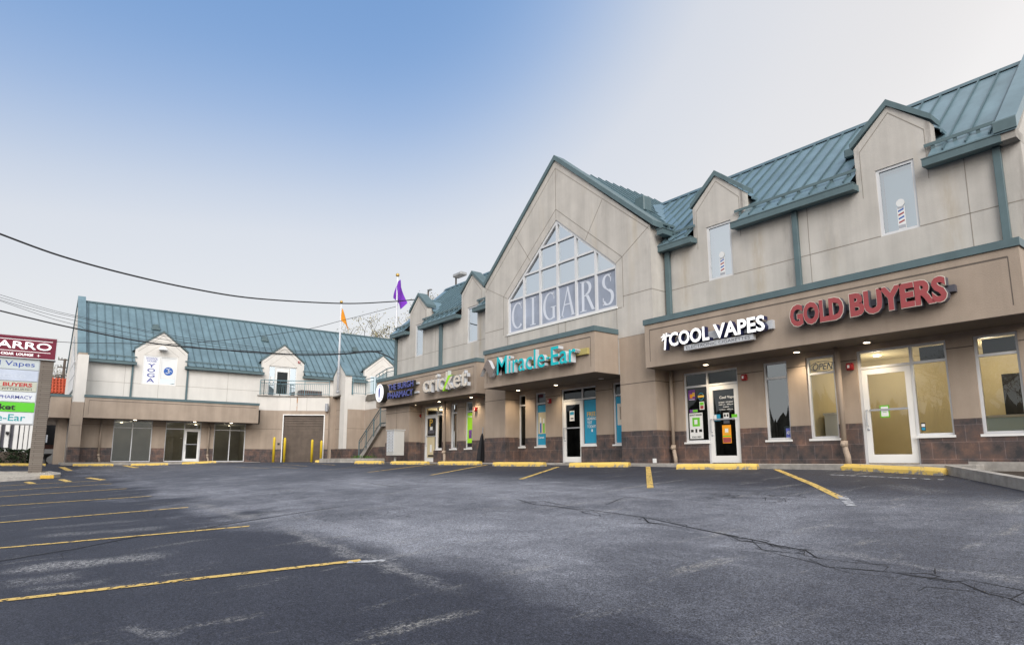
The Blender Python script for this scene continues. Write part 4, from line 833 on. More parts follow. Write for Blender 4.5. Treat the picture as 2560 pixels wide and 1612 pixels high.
# up and down wall light
t = thing('wall_lamp', 'grey cylinder lamp lighting the wall up and down, right of the roller shutter', 'lamp', (-43.9, 17.5, 3.9))
mb = MB(); cx_, cy_ = P3.x+.10, P3.y-.22; mb.tube([(cx_, cy_, 3.55), (cx_, cy_, 4.1)], .11, 12); mb.box(cx_-.22, cx_-.02, cy_-.02, cy_+.2, 3.7, 3.95); mb.build('lamp_body', 'alug', t)
for zz, rx in ((4.13, math.pi), (3.52, 0)):
    L = bpy.data.lights.new('lamp', 'SPOT'); L.energy = 3.5; L.color = (1, .72, .38); L.spot_size = R(70); L.spot_blend = .8; L.shadow_soft_size = .05
    lo = bpy.data.objects.new('lamp', L); C.objects.link(lo); lo.location = (cx_, cy_, zz); lo.rotation_euler = (rx, 0, 0); attach(lo, t)
# railings
def railing(name, label, pts, z0, z1, m='teal', post=1.4, bal=.13, zfun=None):
    t = thing(name, label, 'railing', (*pts[0], z0)); rb = MB(); bb = MB(); zf = zfun or (lambda x, y: 0)
    for (x0, y0), (x1, y1) in zip(pts, pts[1:]):
        L = math.hypot(x1-x0, y1-y0); n = int(L/bal); P = lambda s_, z: (x0+(x1-x0)*s_, y0+(y1-y0)*s_, z+zf(x0+(x1-x0)*s_, y0+(y1-y0)*s_))
        rb.tube([P(0, z1), P(1, z1)], .032, 6); rb.tube([P(0, z1-.22), P(1, z1-.22)], .02, 6); rb.tube([P(0, z0+.1), P(1, z0+.1)], .02, 6)
        for i in range(1, n): bb.tube([P(i/n, z0+.1), P(i/n, z1-.22)], .011, 4)
        k = max(1, round(L/post))
        for i in range(k+1): MB().tube([P(i/k, z0), P(i/k, z1)], .028, 6).build('post', m, t)
    rb.build('rails', m, t); bb.build('balusters', m, t); return t
M['railt'] = mat('rail_teal', (.16, .27, .31), .45, metal=.2)
railing('railing', 'blue-grey metal railing round the roof terrace over the roller shutter', [(-46.1, 13.35), (-45.75, 13.5), (-45.72, 14.6), (-43.85, 17.5)], 4.66, 5.72, 'railt')
railing('railing', 'short railing on the terrace edge right of the flagpole pier', [(-41.6, 18.3), (-41.6, 19.25), (-40.3, 19.25)], 4.62, 5.75, 'railt')
railing('railing', 'railing on the raised terrace just left of the round pharmacy sign', [(-39.9, 19.2), (-36.5, 18.3), (-33, 18.3)], 4.62, 5.85, 'railt')
# low brick box behind the terrace rail
MB().box(-45.95, -45.2, 15.95, 17.5, 4.66, 5.1).build('brick_planter', 'tile', cb)
# exterior stair
st = thing('staircase', 'concrete outdoor stair with a teal railing climbing behind the grey mailbox unit', 'staircase', (-36, 16.4, 0))
mb = MB(FM(16.4)); mb.prism([(-36.15, 0.05), (-35.85, .05), (-33.2, 2.0), (-29, 2.0), (-29, 2.18), (-33.3, 2.18), (-36.15, .25)], -.2, 0); mb.build('stringer', 'conc', st)
mb = MB(FM(16.6)); mb.prism([(-35.6, .1), (-29, .1), (-29, 2.0), (-33.2, 2.0), (-35.6, .2)], -.2, 0); mb.build('stair_wall', 'tan', st)
MB(FM(16.6)).prism([(-35.4, -.2), (-29, -.2), (-29, .86), (-34.6, .86), (-35.4, .3)], -.2, .012).build('tile_base', 'tile', st)
mb = MB(FM(16.6))
for k in range(12): mb.box(-36.0+k*.22, -35.75+k*.22, k*.16-.1, .22+k*.16, -1.4, -.2)
mb.build('steps', 'conc', st)
sl = lambda x: max(0, min(1, (x+36)/2.7))*1.83+.28
rl = MB(); 
rl.tube([(-36, 16.38, sl(-36)+1.0), (-33.3, 16.38, sl(-33.3)+.95), (-30, 16.38, 3.05)], .032, 6); rl.tube([(-36, 16.38, sl(-36)+.82), (-33.3, 16.38, sl(-33.3)+.77), (-30, 16.38, 2.88)], .02, 6); rl.tube([(-36, 16.38, sl(-36)+.12), (-33.3, 16.38, sl(-33.3)+.08), (-30, 16.38, 2.2)], .02, 6); rl.build('rails', 'teal', st)
rl = MB()
for k in range(14): x = -35.9+k*.19; rl.tube([(x, 16.38, sl(x)+.1), (x, 16.38, sl(x)+.78)], .010, 4)
for k in range(9): x = -33.1+k*.15; rl.tube([(x, 16.38, 2.2), (x, 16.38, 2.88)], .010, 4)
rl.build('balusters', 'teal', st)
[MB().tube([(x, 16.36, sl(x)-.1), (x, 16.36, sl(x)+.97)], .034, 6).build('post', 'teal', st) for x in (-36, -35.05, -34.1, -33.25)]
# ------------------------------------------------------------------ signs on the shops
def sign(label, x, z, y=13.5): return thing('shop_sign', label, 'sign', (x, y, z))
s = sign('white block-letter vape shop sign with blue sides and a small palm', -9.2, 3.2); f = FM(13.6)
MB(f).box(-10.3, -7.60, 3.07, 3.27, 0, .10).build('raceway', 'signside', s)
mb = MB(f); text_mb(mb, 'COOL', -10.42, -9.19, 3.02, 3.39, .10, .26, .028); mb.build('lettering', ['signwhite', 'navy'], s); mb = MB(f); text_mb(mb, 'VAPES', -9.07, -7.70, 3.02, 3.39, .10, .26, .028); mb.build('lettering', ['signwhite', 'navy'], s)
mb = MB(f); mb.box(-10.0, -8.05, 2.87, 3.0, .08, .20); mb.build('tagline_panel', 'signside', s)
mb = MB(f); text_mb(mb, 'ELECTRONIC CIGARETTES', -9.93, -8.13, 2.895, 2.975, .2005, .202, 0); mb.build('tagline_lettering', ['signgrey', 'signgrey'], s)
mb = MB(f); mb.prism([(-10.60, 2.96), (-10.54, 2.96), (-10.50, 3.3), (-10.56, 3.3)], .1, .26, 1, 0)
for a_ in (20, 70, 120, 165, 215): c, q = math.cos(R(a_)), math.sin(R(a_)); mb.prism([(-10.53, 3.3), (-10.53+.12*c-.03*q, 3.3+.10*q+.03*c), (-10.53+.17*c, 3.3+.13*q-.02), (-10.53+.1*c+.03*q, 3.3+.08*q-.03*c)], .1, .262, 1, 0)
mb.build('palm_logo', ['signwhite', 'navy'], s)
s = sign('red dimensional letter sign, rightmost on the long canopy', -5.6, 3.2)
MB(f).box(-6.9, -3.97, 3.17, 3.30, 0, .12).build('raceway', 'signgrey', s)
mb = MB(f); text_mb(mb, 'GOLD', -7.09, -5.93, 2.98, 3.47, .12, .26, .045); mb.build('lettering', ['signred', 'signgrey'], s); mb = MB(f); text_mb(mb, 'BUYERS', -5.80, -4.06, 2.98, 3.47, .12, .26, .045); mb.build('lettering', ['signred', 'signgrey'], s)
mb = MB(f); text_mb(mb, 'GOLD', -7.103, -5.917, 2.968, 3.482, .115, .257, .052); text_mb(mb, 'BUYERS', -5.813, -4.047, 2.968, 3.482, .115, .257, .052); mb.build('letter_trim', ['cream_sign', 'signgrey'], s)
s = sign('turquoise letter sign with white sides under the big gable', -15.5, 3.2, 12.9); f2 = FM(12.99)
MB(f2).box(-17.3, -13.02, 3.14, 3.32, 0, .10).build('raceway', mat('raceway_yellow', (.45, .38, .14), .6), s)
mb = MB(f2); text_mb(mb, 'Miracle', -17.15, -14.66, 2.93, 3.54, .15, .30, .004); mb.build('lettering', ['signcyan', 'signside'], s); mb = MB(f2); text_mb(mb, '-', -14.60, -14.44, 3.16, 3.22, .1, .30, .02); text_mb(mb, 'Ear', -14.38, -13.28, 2.93, 3.50, .10, .30, .008); mb.build('lettering', ['signcyan', 'signside'], s)
mb = MB(f2); P = []
for i in range(25):
    t_ = i/24; P.append((-18.15+.92*t_, 3.22+.20*math.sin(t_*math.pi*2*1.25-.6)*(.8+.2*t_)))
for k, (p, q) in enumerate(zip(P, P[1:])): mb.prism([(p[0]-.10, p[1]-.12), (q[0]-.10, q[1]-.12), (q[0]+.08, q[1]+.15), (p[0]+.08, p[1]+.15)], .08, .22+.0005*(k % 2), 1, 0)
mb.build('wave_logo', ['bronze', 'signside'], s)
s = sign('two-line indigo pharmacy sign with a round white medallion', -26, 3.2)
f3 = FM(13.6); mb = MB(f3); text_mb(mb, 'PHARMACY', -26.50, -24.14, 2.87, 3.15, .10, .24, .012); mb2 = MB(f3); text_mb(mb2, 'THE BURGH', -26.48, -24.12, 3.25, 3.53, .10, .24, .012)
M['navyfront'] = mat('sign_indigo', (.11, .13, .42), .5, var=0)
mb.build('lettering', ['navyfront', 'ink'], s); mb2.build('lettering', ['navyfront', 'ink'], s)
mb = MB(f3); mb.box(-26.3, -23.97, 3.35, 3.43, 0, .08); mb.box(-26.3, -23.97, 2.96, 3.04, 0, .08); mb.build('raceway', 'signside', s)
def disc(mb, cu, cz, r0, r1, d0, d1, m=0, n=28, sq=1.0): mb.prism([(cu+r0*math.cos(2*math.pi*i/n), cz+r1*math.sin(2*math.pi*i/n)) for i in range(n)], d0, d1, m); return mb
mb = disc(MB(f3), -27.25, 3.21, .42, .43, .0, .28); mb.build('medallion', 'ink', s)
mb = disc(MB(f3), -27.25, 3.21, .41, .42, .28, .284, 0); disc(mb, -27.25, 3.21, .345, .355, .2842, .288, 1); disc(mb, -27.25, 3.21, .315, .325, .2882, .291, 0); mb.build('medallion_face', ['signwhite', 'navyfront'], s)
mb = MB(f3); mb.prism([(-27.32, 3.0), (-27.2, 3.0), (-27.17, 3.2), (-27.17, 3.36), (-27.22, 3.46), (-27.30, 3.46), (-27.35, 3.36), (-27.35, 3.2)], .2912, .294); disc(mb, -27.26, 3.12, .035, .05, .2942, .296, 0); mb.build('medallion_mark', 'navyfront', s)
s = sign('cream lower-case letter sign with a lime green slash', -21.4, 3.2)
mb = MB(f3); text_mb(mb, 'cricket', -23.20, -19.89, 2.87, 3.58, .27, .305, .012); mb.build('lettering', ['cream_sign', 'cream_sign'], s)
mb = MB(f3); text_mb(mb, 'cricket', -23.23, -19.86, 2.845, 3.605, .14, .296, .022); mb.build('letter_trim', ['ink', 'signside'], s)
mb = MB(f3); mb.prism([(-21.60, 2.82), (-21.52, 2.82), (-21.0, 3.40), (-21.20, 3.40)], .1, .315); mb.build('green_slash', 'lime', s)
# ------------------------------------------------------------------ small things on the walls
def bell(loc, ax, label):
    t = thing('alarm_bell', label, 'alarm', loc, 'red fire alarm bells'); x, y, z = loc
    Fb = FM(y) if ax == 'm' else FL(x); c = x if ax == 'm' else y
    MB(Fb).box(c-.075, c+.075, z-.08, z+.08, 0, .06).build('alarm_body', 'red', t, bevel=.01); mb = MB(Fb); mb.tube([(c, z, .06), (c, z, .10)], .065, 12); mb.build('gong', 'red', t)
    MB(Fb).box(c-.03, c+.02, z-.035, z+.03, .1, .104).build('strobe', 'paper', t); return t
bell((-9.06, 14.6, 2.17), 'm', 'red alarm bell on the pier right of the vape shop door'); bell((-6.44, 14.6, 2.14), 'm', 'red alarm bell between the drain pipe and the gold buyer door'); bell((-16.6, 14.6, 2.12), 'm', 'red alarm bell left of the glass door under the turquoise sign')
bell((-25.6, 14.6, 2.1), 'm', 'red alarm bell left of the door under the cream lettered sign'); bell((-21.1, 14.6, 2.12), 'm', 'red alarm bell right of the window with the green poster'); bell((-46.2, 16.04, 7.24), 'l', 'round red alarm bell on the dormer over the terrace door')
mb = MB(FM(13.98)); mb.box(-11.62, -11.50, .01, .13, 0, .03); tag(mb.build('utility_cover', 'paper', bevel=.005), 'small white cover plate at the foot of the pier left of the vape shop', 'cover plate')
# barber pole stickers
def barber(c, z0, label):
    t = thing('window_sticker', label, 'sticker', (c, 14.65, z0), 'barber pole stickers'); f = FM(14.66); h = .70; d = .012
    MB(f).box(c-.075, c+.075, z0, z0+.50, 0, d, 0).build('backing', 'paper', t); mb = disc(MB(f), c, z0+.585, .085, .085, 0, d); mb.build('globe', 'paper', t)
    mb = MB(f)
    for k in range(4): z = z0+.13+k*.085; mb.prism([(c-.055, z), (c+.055, z+.035), (c+.055, z+.07), (c-.055, z+.035)], d, d+.003, k % 2)
    mb.build('stripes', ['signred', 'blue'], t); mb = MB(f); mb.box(c-.07, c+.07, z0+.02, z0+.09, d, d+.003); mb.box(c-.06, c+.06, z0+.46, z0+.50, d, d+.003); mb.build('collars', 'alug', t)
barber(-5.14, 4.99, 'barber pole sticker in the upper window above the gold buyer sign'); barber(-9.57, 4.99, 'barber pole sticker in the upper window above the vape shop')
# posters and lettering in the windows
def poster(label, F, u0, u1, z0, z1, bg, marks=(), texts=(), d=-.083, name='poster', cat='poster'):
    c = F((u0+u1)/2, z0, d); t = thing(name, label, cat, c); MB(F).box(u0, u1, z0, z1, d, d+.003).build('sheet', bg, t)
    if marks:
        mb = MB(F); ms = []
        for k, (a_, b_, c_, e_, m) in enumerate(marks):
            if m not in ms: ms.append(m)
            mb.box(u0+(u1-u0)*a_, u0+(u1-u0)*b_, z0+(z1-z0)*c_, z0+(z1-z0)*e_, d+.003, d+.0042+.0002*k, ms.index(m))
        mb.build('print', ms, t)
    if texts:
        mb = MB(F); ms = []
        for (body, a_, b_, c_, e_, m) in texts:
            if m not in ms: ms.append(m)
            i = ms.index(m); text_mb(mb, body, u0+(u1-u0)*a_, u0+(u1-u0)*b_, z0+(z1-z0)*c_, z0+(z1-z0)*e_, d+.005, d+.0075, .012, i, i)
        mb.build('lettering', ms, t)
    return t
poster('white QUALITY poster with a green round emblem, low in the vape shop window', F, -10.88, -10.45, .66, 1.36, 'paper', [(.22, .78, .48, .82, 'green'), (.36, .6, .56, .74, 'paper'), (.08, .28, .26, .36, 'ink'), (.42, .56, .24, .38, 'ink'), (.7, .92, .26, .36, 'ink')], [('QUALITY BRANDS', .04, .96, .88, .96, 'ink'), ('SOLD HERE', .15, .85, .04, .10, 'ink')])
M['purp'] = mat('print_purple', (.18, .05, .28), .5, var=.3, vscale=9)
poster('purple and orange poster high in the vape shop window', F, -10.88, -10.66, 1.72, 2.0, 'purp', [(.2, .6, .2, .6, 'orange'), (.6, .95, .35, .75, 'yel'), (.1, .9, .03, .08, 'paper')])
mb = disc(MB(F), -10.47, 1.80, .11, .12, -.084, -.080, 0); disc(mb, -10.47, 1.80, .09, .10, -.0798, -.078, 1); disc(mb, -10.47, 1.80, .075, .085, -.0778, -.076, 0); mb.box(-10.57, -10.37, 1.775, 1.83, -.076, -.073, 2); tag(mb.build('window_sticker', ['ink', 'sky', 'yel']), 'round black sticker with a gold band in the vape shop window', 'sticker')
poster('small green and pink card below the round sticker', F, -10.53, -10.38, 1.44, 1.66, 'paper', [(.1, .9, .55, .92, 'green'), (.15, .85, .1, .5, 'signred')]); poster('small green and purple label strip in the vape shop window', F, -10.86, -10.60, 1.38, 1.46, 'purp', [(.4, 1, .1, .9, 'green')], name='label_strip', cat='sticker')
t = thing('door_lettering', 'white opening-hours lettering on the black vape shop door', 'lettering', (-9.75, 14.6, 1.4)); mb = MB(F)
for body, a_, b_, c_, e_ in (('Cool Vapes', -9.90, -9.42, 1.67, 1.76), ('MONDAY - SATURDAY', -9.93, -9.50, 1.575, 1.61), ('10:00 a.m. - 8:00 p.m.', -9.93, -9.49, 1.51, 1.55), ('SUNDAY', -9.80, -9.62, 1.45, 1.485), ('12 Noon - 6:00 p.m.', -9.91, -9.50, 1.375, 1.42)): text_mb(mb, body, a_, b_, c_, e_, -.086, -.083, .012, 0, 0)
mb.build('text', ['paper'], t)
poster('black and pink skull-like mask card on the vape shop door', F, -9.80, -9.60, 1.02, 1.33, 'ink', [(.08, .92, .40, .92, 'paper'), (.18, .42, .6, .82, 'ink'), (.58, .82, .6, .82, 'ink'), (.1, .9, .05, .3, 'signgrey')], d=-.055)
poster('orange and green face flyer on the vape shop door', F, -9.84, -9.58, .52, .99, 'orange', [(.05, .95, .36, .42, 'green'), (.25, .75, .5, .85, 'yel'), (.32, .68, .6, .8, 'paper'), (.05, .95, .04, .3, 'signred')], d=-.055)
poster('pale blue notice left on the vape shop door', F, -10.07, -9.88, 1.11, 1.28, 'sky', [(.0, .4, .1, .95, 'paper')], d=-.055, name='notice', cat='notice'); poster('green and white payment sticker right on the vape shop door', F, -9.54, -9.38, 1.12, 1.26, 'paper', [(0, 1, .42, 1, 'green')], d=-.055, name='window_sticker', cat='sticker')
poster('small blue security sign low in the window right of the vape shop door', F, -8.10, -7.96, .62, .84, 'navyfront', [], [('ADT', .1, .9, .35, .7, 'paper')], name='security_sign', cat='sign')
poster('white notice with a green border taped on the gold buyer door', F, -5.93, -5.74, .98, 1.24, 'green', [(.12, .88, .1, .9, 'paper'), (.3, .7, .42, .46, 'green'), (.3, .7, .66, .70, 'ink'), (.3, .7, .56, .60, 'ink')], d=-.05, name='notice', cat='notice')
poster('small stack of decals low in the window beside the gold buyer door', F, -5.18, -5.10, .67, .84, 'ink', [(.1, .9, .1, .4, 'sky'), (.1, .9, .5, .85, 'paper')], name='decal', cat='sticker')
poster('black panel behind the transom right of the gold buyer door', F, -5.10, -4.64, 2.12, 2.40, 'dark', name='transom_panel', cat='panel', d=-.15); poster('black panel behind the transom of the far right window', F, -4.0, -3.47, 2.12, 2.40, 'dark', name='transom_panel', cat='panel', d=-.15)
t = thing('open_sign', 'unlit OPEN neon sign behind the transom left of the drain pipe', 'sign', (-7.1, 14.75, 2.1)); mb = MB(F); text_mb(mb, 'OPEN', -7.36, -6.88, 2.16, 2.32, -.14, -.12, 0, 0, 0, .3); mb.tube([(-7.13+.29*math.cos(2*math.pi*i/24), 2.24+.12*math.sin(2*math.pi*i/24), -.13) for i in range(25)], .008, 5); mb.build('neon_tube', 'ink', t)
poster('blue poster of two people in the second window under the turquoise sign', F, -17.38, -16.89, .62, 2.02, 'sky', [(.06, .94, .28, .82, 'yroom'), (.25, .42, .3, .58, 'blue'), (.27, .40, .55, .70, 'paper'), (.60, .76, .3, .56, 'green'), (.62, .74, .54, .66, 'paper')], [('Current', .1, .7, .16, .22, 'paper')])
poster('blue FREE HEARING TEST poster right of the door under the turquoise sign', F, -15.0, -14.44, .63, 2.03, 'sky', [(.55, .65, .26, .32, 'paper')], [('FREE', .22, .92, .62, .72, 'yel'), ('HEARING', .22, .96, .53, .595, 'paper'), ('TEST', .22, .62, .44, .505, 'paper'), ('TODAY!', .22, .90, .35, .415, 'paper')])
poster('blue poster with a face in the window left of the stone pier', F, -13.60, -13.1, .62, 2.03, 'sky', [(.1, .9, .38, .85, 'cream_sign'), (.3, .7, .5, .78, 'tan')])
poster('white notice on the black door under the turquoise sign', F, -15.68, -15.45, 1.38, 1.72, 'paper', [(.1, .9, .6, .9, 'sky'), (.2, .8, .2, .3, 'ink')], d=-.055, name='notice', cat='notice')
t = poster('black and gold P ball-team poster on the door under the cream lettered sign', F, -25.05, -24.4, 1.2, 1.95, 'ink', [(.1, .95, .1, .3, 'signgrey'), (.35, .7, .3, .5, 'paper')], [('P', .3, .7, .52, .95, 'yel')], d=-.055)
poster('golden sheet with pale text low on the door under the cream lettered sign', F, -25.05, -24.4, .22, 1.15, 'yroom', [(.38, .62, .25, .6, 'paper'), (.15, .85, .03, .12, 'ink')], d=-.055, name='notice', cat='notice')
poster('lime green poster with dancers in the window left of the folded umbrella', F, -21.86, -21.46, .62, 2.02, 'lime', [(.25, .8, .25, .5, 'purp'), (0, 1, 0, .12, 'ink')], [('Power', .1, .9, .86, .92, 'paper')])
# yoga banners
poster('white YOGA banner in the left half of the dormer window', FU, 6.11, 6.93, 5.0, 6.72, 'banner', [], [('SCHOOL\nHOUSE', .1, .92, .80, .97, 'navyink'), ('Y', .24, .78, .60, .74, 'navyink'), ('O', .24, .78, .42, .56, 'navyink'), ('G', .24, .78, .23, .38, 'navyink'), ('A', .24, .78, .04, .19, 'navyink')], d=-.04, name='banner', cat='banner')
t = thing('window_sticker', 'round blue om symbol on the right half of the dormer window', 'sticker', (-46.2, 7.5, 5.7)); MB(FU).box(7.08, 7.92, 5.35, 6.72, -.049, -.046).build('sheet', 'paper', t)
mb = disc(MB(FU), 7.52, 5.85, .27, .27, -.04, -.036); mb.build('disc', 'blue', t); mb = MB(FU); arc(mb, 7.45, 5.93, .09, .07, -90, 130, lambda t: .04, -.036, -.033, n=12); arc(mb, 7.45, 5.79, .10, .07, -150, 90, lambda t: .04, -.036, -.033, n=12); arc(mb, 7.62, 5.82, .07, .06, 0, 270, lambda t: .03, -.036, -.033, n=12); disc(mb, 7.58, 6.03, .025, .025, -.036, -.033); mb.build('om_mark', 'paper', t)
poster('two white notices on the glass beside the terrace door', FU, 14.05, 14.25, 5.45, 6.05, 'paper', [(.1, .9, .48, .52, 'dark')], d=-.05, name='notice', cat='notice')
# ------------------------------------------------------------------ things on the ground
def wheel_stop(a_, b_, label, grp='yellow concrete wheel stops', hh=.14):
    (x0, y0), (x1, y1) = a_, b_; L = math.hypot(x1-x0, y1-y0); cx, cy = (x0+x1)/2, (y0+y1)/2; z = gz(cx, cy)-.01
    mb = MB(); n = 9; prof = [(-.10, 0), (-.095, hh*.55), (-.055, hh), (.055, hh), (.095, hh*.55), (.10, 0)]
    rows = []
    for i in range(n+1):
        s_ = -L/2+L*i/n; e_ = .97 if i in (0, n) else 1; rows.append([mb.P(s_, p*e_+noise.noise((s_*4, p*9, cx))*.006, q*(.93 if i in (0, n) else 1)+noise.noise((s_*3, q*8, cy))*.007) for p, q in prof])
    for A, B in zip(rows, rows[1:]):
        for j in range(5): mb.face([A[j], A[j+1], B[j+1], B[j]])
    mb.face(rows[0][::-1]); mb.face(rows[-1])
    o = mb.build('wheel_stop', 'stop'); o.location = (cx, cy, z); o.rotation_euler = (0, math.asin(max(-1, min(1, -(gz(x1, y1)-gz(x0, y0))/L))), math.atan2(y1-y0, x1-x0)); return tag(o, label, 'wheel stop', grp)
for a_, b_, l in (((-6.56, 13.98), (-4.37, 13.24), 'long chipped yellow wheel stop in front of the gold buyer door'), ((-10.21, 13.22), (-8.29, 13.67), 'yellow wheel stop in front of the vape shop door'), ((-14.0, 13.09), (-12.17, 13.62), 'yellow wheel stop beside the stone pier right of the door under the turquoise sign'),
    ((-17.49, 12.85), (-15.25, 13.16), 'yellow wheel stop with a bare patch under the turquoise sign'), ((-20.97, 12.82), (-18.8, 13.2), 'yellow wheel stop beside the folded umbrella'), ((-24.21, 12.5), (-21.93, 12.88), 'yellow wheel stop in front of the door under the cream lettered sign'),
    ((-27.4, 12.35), (-25.5, 12.7), 'yellow wheel stop left of the grey mailbox unit'), ((-34.5, 13.2), (-32.9, 13.9), 'long yellow wheel stop at the left end of the weedy planter'), ((-32.85, 13.95), (-31.4, 14.7), 'thin yellow wheel stop against the weedy planter kerb'),
    ((-44.1, 2.74), (-44.1, 4.7), 'yellow wheel stop by the corner column of the left block'), ((-44.1, 5.6), (-44.1, 7.56), 'yellow wheel stop before the first empty window of the left block'), ((-44.1, 8.35), (-44.1, 10.3), 'yellow wheel stop before the white door of the left block'), ((-44.6, -.9), (-44.3, 1.5), 'yellow wheel stop behind the sign pier at far left')): wheel_stop(a_, b_, l)
def bollard(x, y, h, label):
    z = gz(x, y)-.02; mb = MB(); mb.tube([(0, 0, 0), (0, 0, h-.08), (0, 0, h-.02), (0, 0, h+.02)], [.085, .085, .07, .03], 14)
    o = mb.build('bollard', 'yelb', smooth=True); o.location = (x, y, z); return tag(o, label, 'bollard', 'yellow bollards by the roller shutter')
def at(px_, X): r = px(px_, 1100); return (X, r.y/r.x*X)
for p_, X, h, l in ((686, -44.6, 1.7, 'leftmost yellow bollard, standing clear of the shutter opening'), (712.5, -45.15, 1.7, 'yellow bollard at the left jamb of the roller shutter'), (781, -43.6, 1.55, 'yellow bollard standing before the right half of the shutter'), (804, -43.75, 1.5, 'rightmost yellow bollard at the right jamb of the roller shutter')):
    x, y = at(p_, X); bollard(x, y, h, l)
# mailbox unit
t = thing('mailbox_unit', 'grey cluster mailbox on a post left of the pharmacy doors', 'mailbox', (-25, 13.2, 0)); f = FM(12.95)
MB(f).box(-25.65, -24.96, .30, 1.38, -.5, 0).build('cabinet', 'mail', t, bevel=.01); MB(f).box(-25.68, -24.93, 1.38, 1.42, -.53, .03).build('lid', 'mail', t)
mb = MB(f)
for i in range(2):
    for j in range(7): u = -25.61+i*.33; z = .46+j*.13; mb.box(u, u+.29, z, z+.11, 0, .012); mb.box(u+.2, u+.24, z+.03, z+.055, .012, .02, 1)
mb.build('mailbox_doors', ['signside', 'ink'], t); mb = MB(); mb.tube([(-25.3, 13.2, -.1), (-25.3, 13.2, .31)], .05, 8); mb.build('pedestal', 'mail', t)
# folded umbrella
t = thing('patio_umbrella', 'folded black patio umbrella leaning in the corner by the tiled pier', 'umbrella', (-20.2, 14.2, 0))
mb = MB(); mb.tube([(-20.25, 14.22, 0), (-20.15, 14.25, 1.35)], .018, 8); mb.build('pole', 'alug', t)
mb = MB(); n = 10; rings = []
for z, r in ((.02, .16), (.3, .15), (.7, .11), (1.0, .06), (1.12, .02)): rings.append([mb.P(-20.25+.07*z+r*(1 if j % 2 else .72)*math.cos(2*math.pi*j/n), 14.2+.03*z+r*(1 if j % 2 else .72)*math.sin(2*math.pi*j/n), z) for j in range(n)])
for A, B in zip(rings, rings[1:]):
    for j in range(n): mb.face([A[j], A[(j+1) % n], B[(j+1) % n], B[j]])
mb.build('canopy', 'black', t)
# planters and kerbs
def kerb(name, pts, wd, h, label, m='conc'):
    mb = MB()
    P = []
    for (x0, y0), (x1, y1) in zip(pts, pts[1:]):
        k = max(1, int(math.hypot(x1-x0, y1-y0)/.5)); P += [(x0+(x1-x0)*i/k, y0+(y1-y0)*i/k) for i in range(k)]
    P.append(pts[-1]); rows = []
    for i, (x, y) in enumerate(P):
        a_, b_ = P[max(0, i-1)], P[min(len(P)-1, i+1)]; t_ = Vector((b_[0]-a_[0], b_[1]-a_[1])).normalized(); nx, ny = -t_.y*wd/2, t_.x*wd/2; z = gz(x, y)
        rows.append([mb.P(x-nx, y-ny, z-.1), mb.P(x-nx*.9, y-ny*.9, z+h), mb.P(x+nx*.9, y+ny*.9, z+h), mb.P(x+nx, y+ny, z-.1)])
    for A, B in zip(rows, rows[1:]):
        for j in range(3): mb.face([A[j], A[j+1], B[j+1], B[j]])
    mb.face(rows[0][::-1]); mb.face(rows[-1]); o = mb.build(name, m)
    return struct(o)
kerb('kerb', [(-4.35, 13.45), (-3.6, 12.45), (-2.75, 11.3), (-1.4, 9.6), (0, 8)], .17, .16, ''); kerb('kerb', [(-4.3, 14.35), (-2.9, 14.3), (1.5, 14.25)], .16, .17, '')
mb = MB(); mb.poly([(-4.2, 14.3, -.12), (-4.25, 13.5, -.16), (-2.7, 11.35, -.26), (1, 7, -.5), (1.5, 14.3, -.1)]); struct(mb.build('planting_bed', 'mulch'))
x, y = at(788, -33.7); mb = MB(); x2, y2 = at(851, -31.9)
kerb('kerb', [(x, y+.35), (x2+.2, y2), (-29.3, 15.6), (-27.9, 14.3)], .18, .22, ''); mb = MB(); mb.poly([(x, y+.4, .06), (x2+.2, y2, .06), (-29.3, 15.6, .06), (-27.9, 14.4, .06), (-28, 16.6, .08), (-36, 16.6, .08)]); struct(mb.build('planting_bed', 'mulch'))
def tuft(pts, r, n, hh, m, name, label, kind=None, cat='plant', leaf=.05, grp=None):
    mb = MB()
    for _ in range(n):
        cx, cy, cz = random.choice(pts); a_ = random.uniform(0, 6.28); q = r*math.sqrt(random.random()); x, y = cx+q*math.cos(a_), cy+q*math.sin(a_); z = cz+random.random()**1.3*hh*(1-.5*q/r)
        d = Vector((random.uniform(-1, 1), random.uniform(-1, 1), random.uniform(-.2, 1))).normalized()*leaf; e = d.cross(Vector((random.uniform(-1, 1), random.uniform(-1, 1), random.uniform(-1, 1)))).normalized()*leaf*.5; p = Vector((x, y, z))
        mb.poly([tuple(p-e), tuple(p+d), tuple(p+e), tuple(p-d*.6)])
    o = mb.build(name, m)
    if kind: struct(o, kind); o['label'] = label; o['category'] = cat
    else: tag(o, label, cat, grp)
M['weed'] = mat('weed', (.07, .15, .02), .8, var=.3, vscale=5)
tuft([(-34.0+.2*i, 15.3+.1*i, .06) for i in range(6)], .35, 500, .42, 'weed', 'weed_clump', 'green weed clump at the foot of the stair railing'); tuft([(-31.6+.3*i, 16.2, .06) for i in range(6)], .35, 500, .34, 'weed', 'weed_clump', 'low green weeds along the tiled wall left of the mailbox unit')
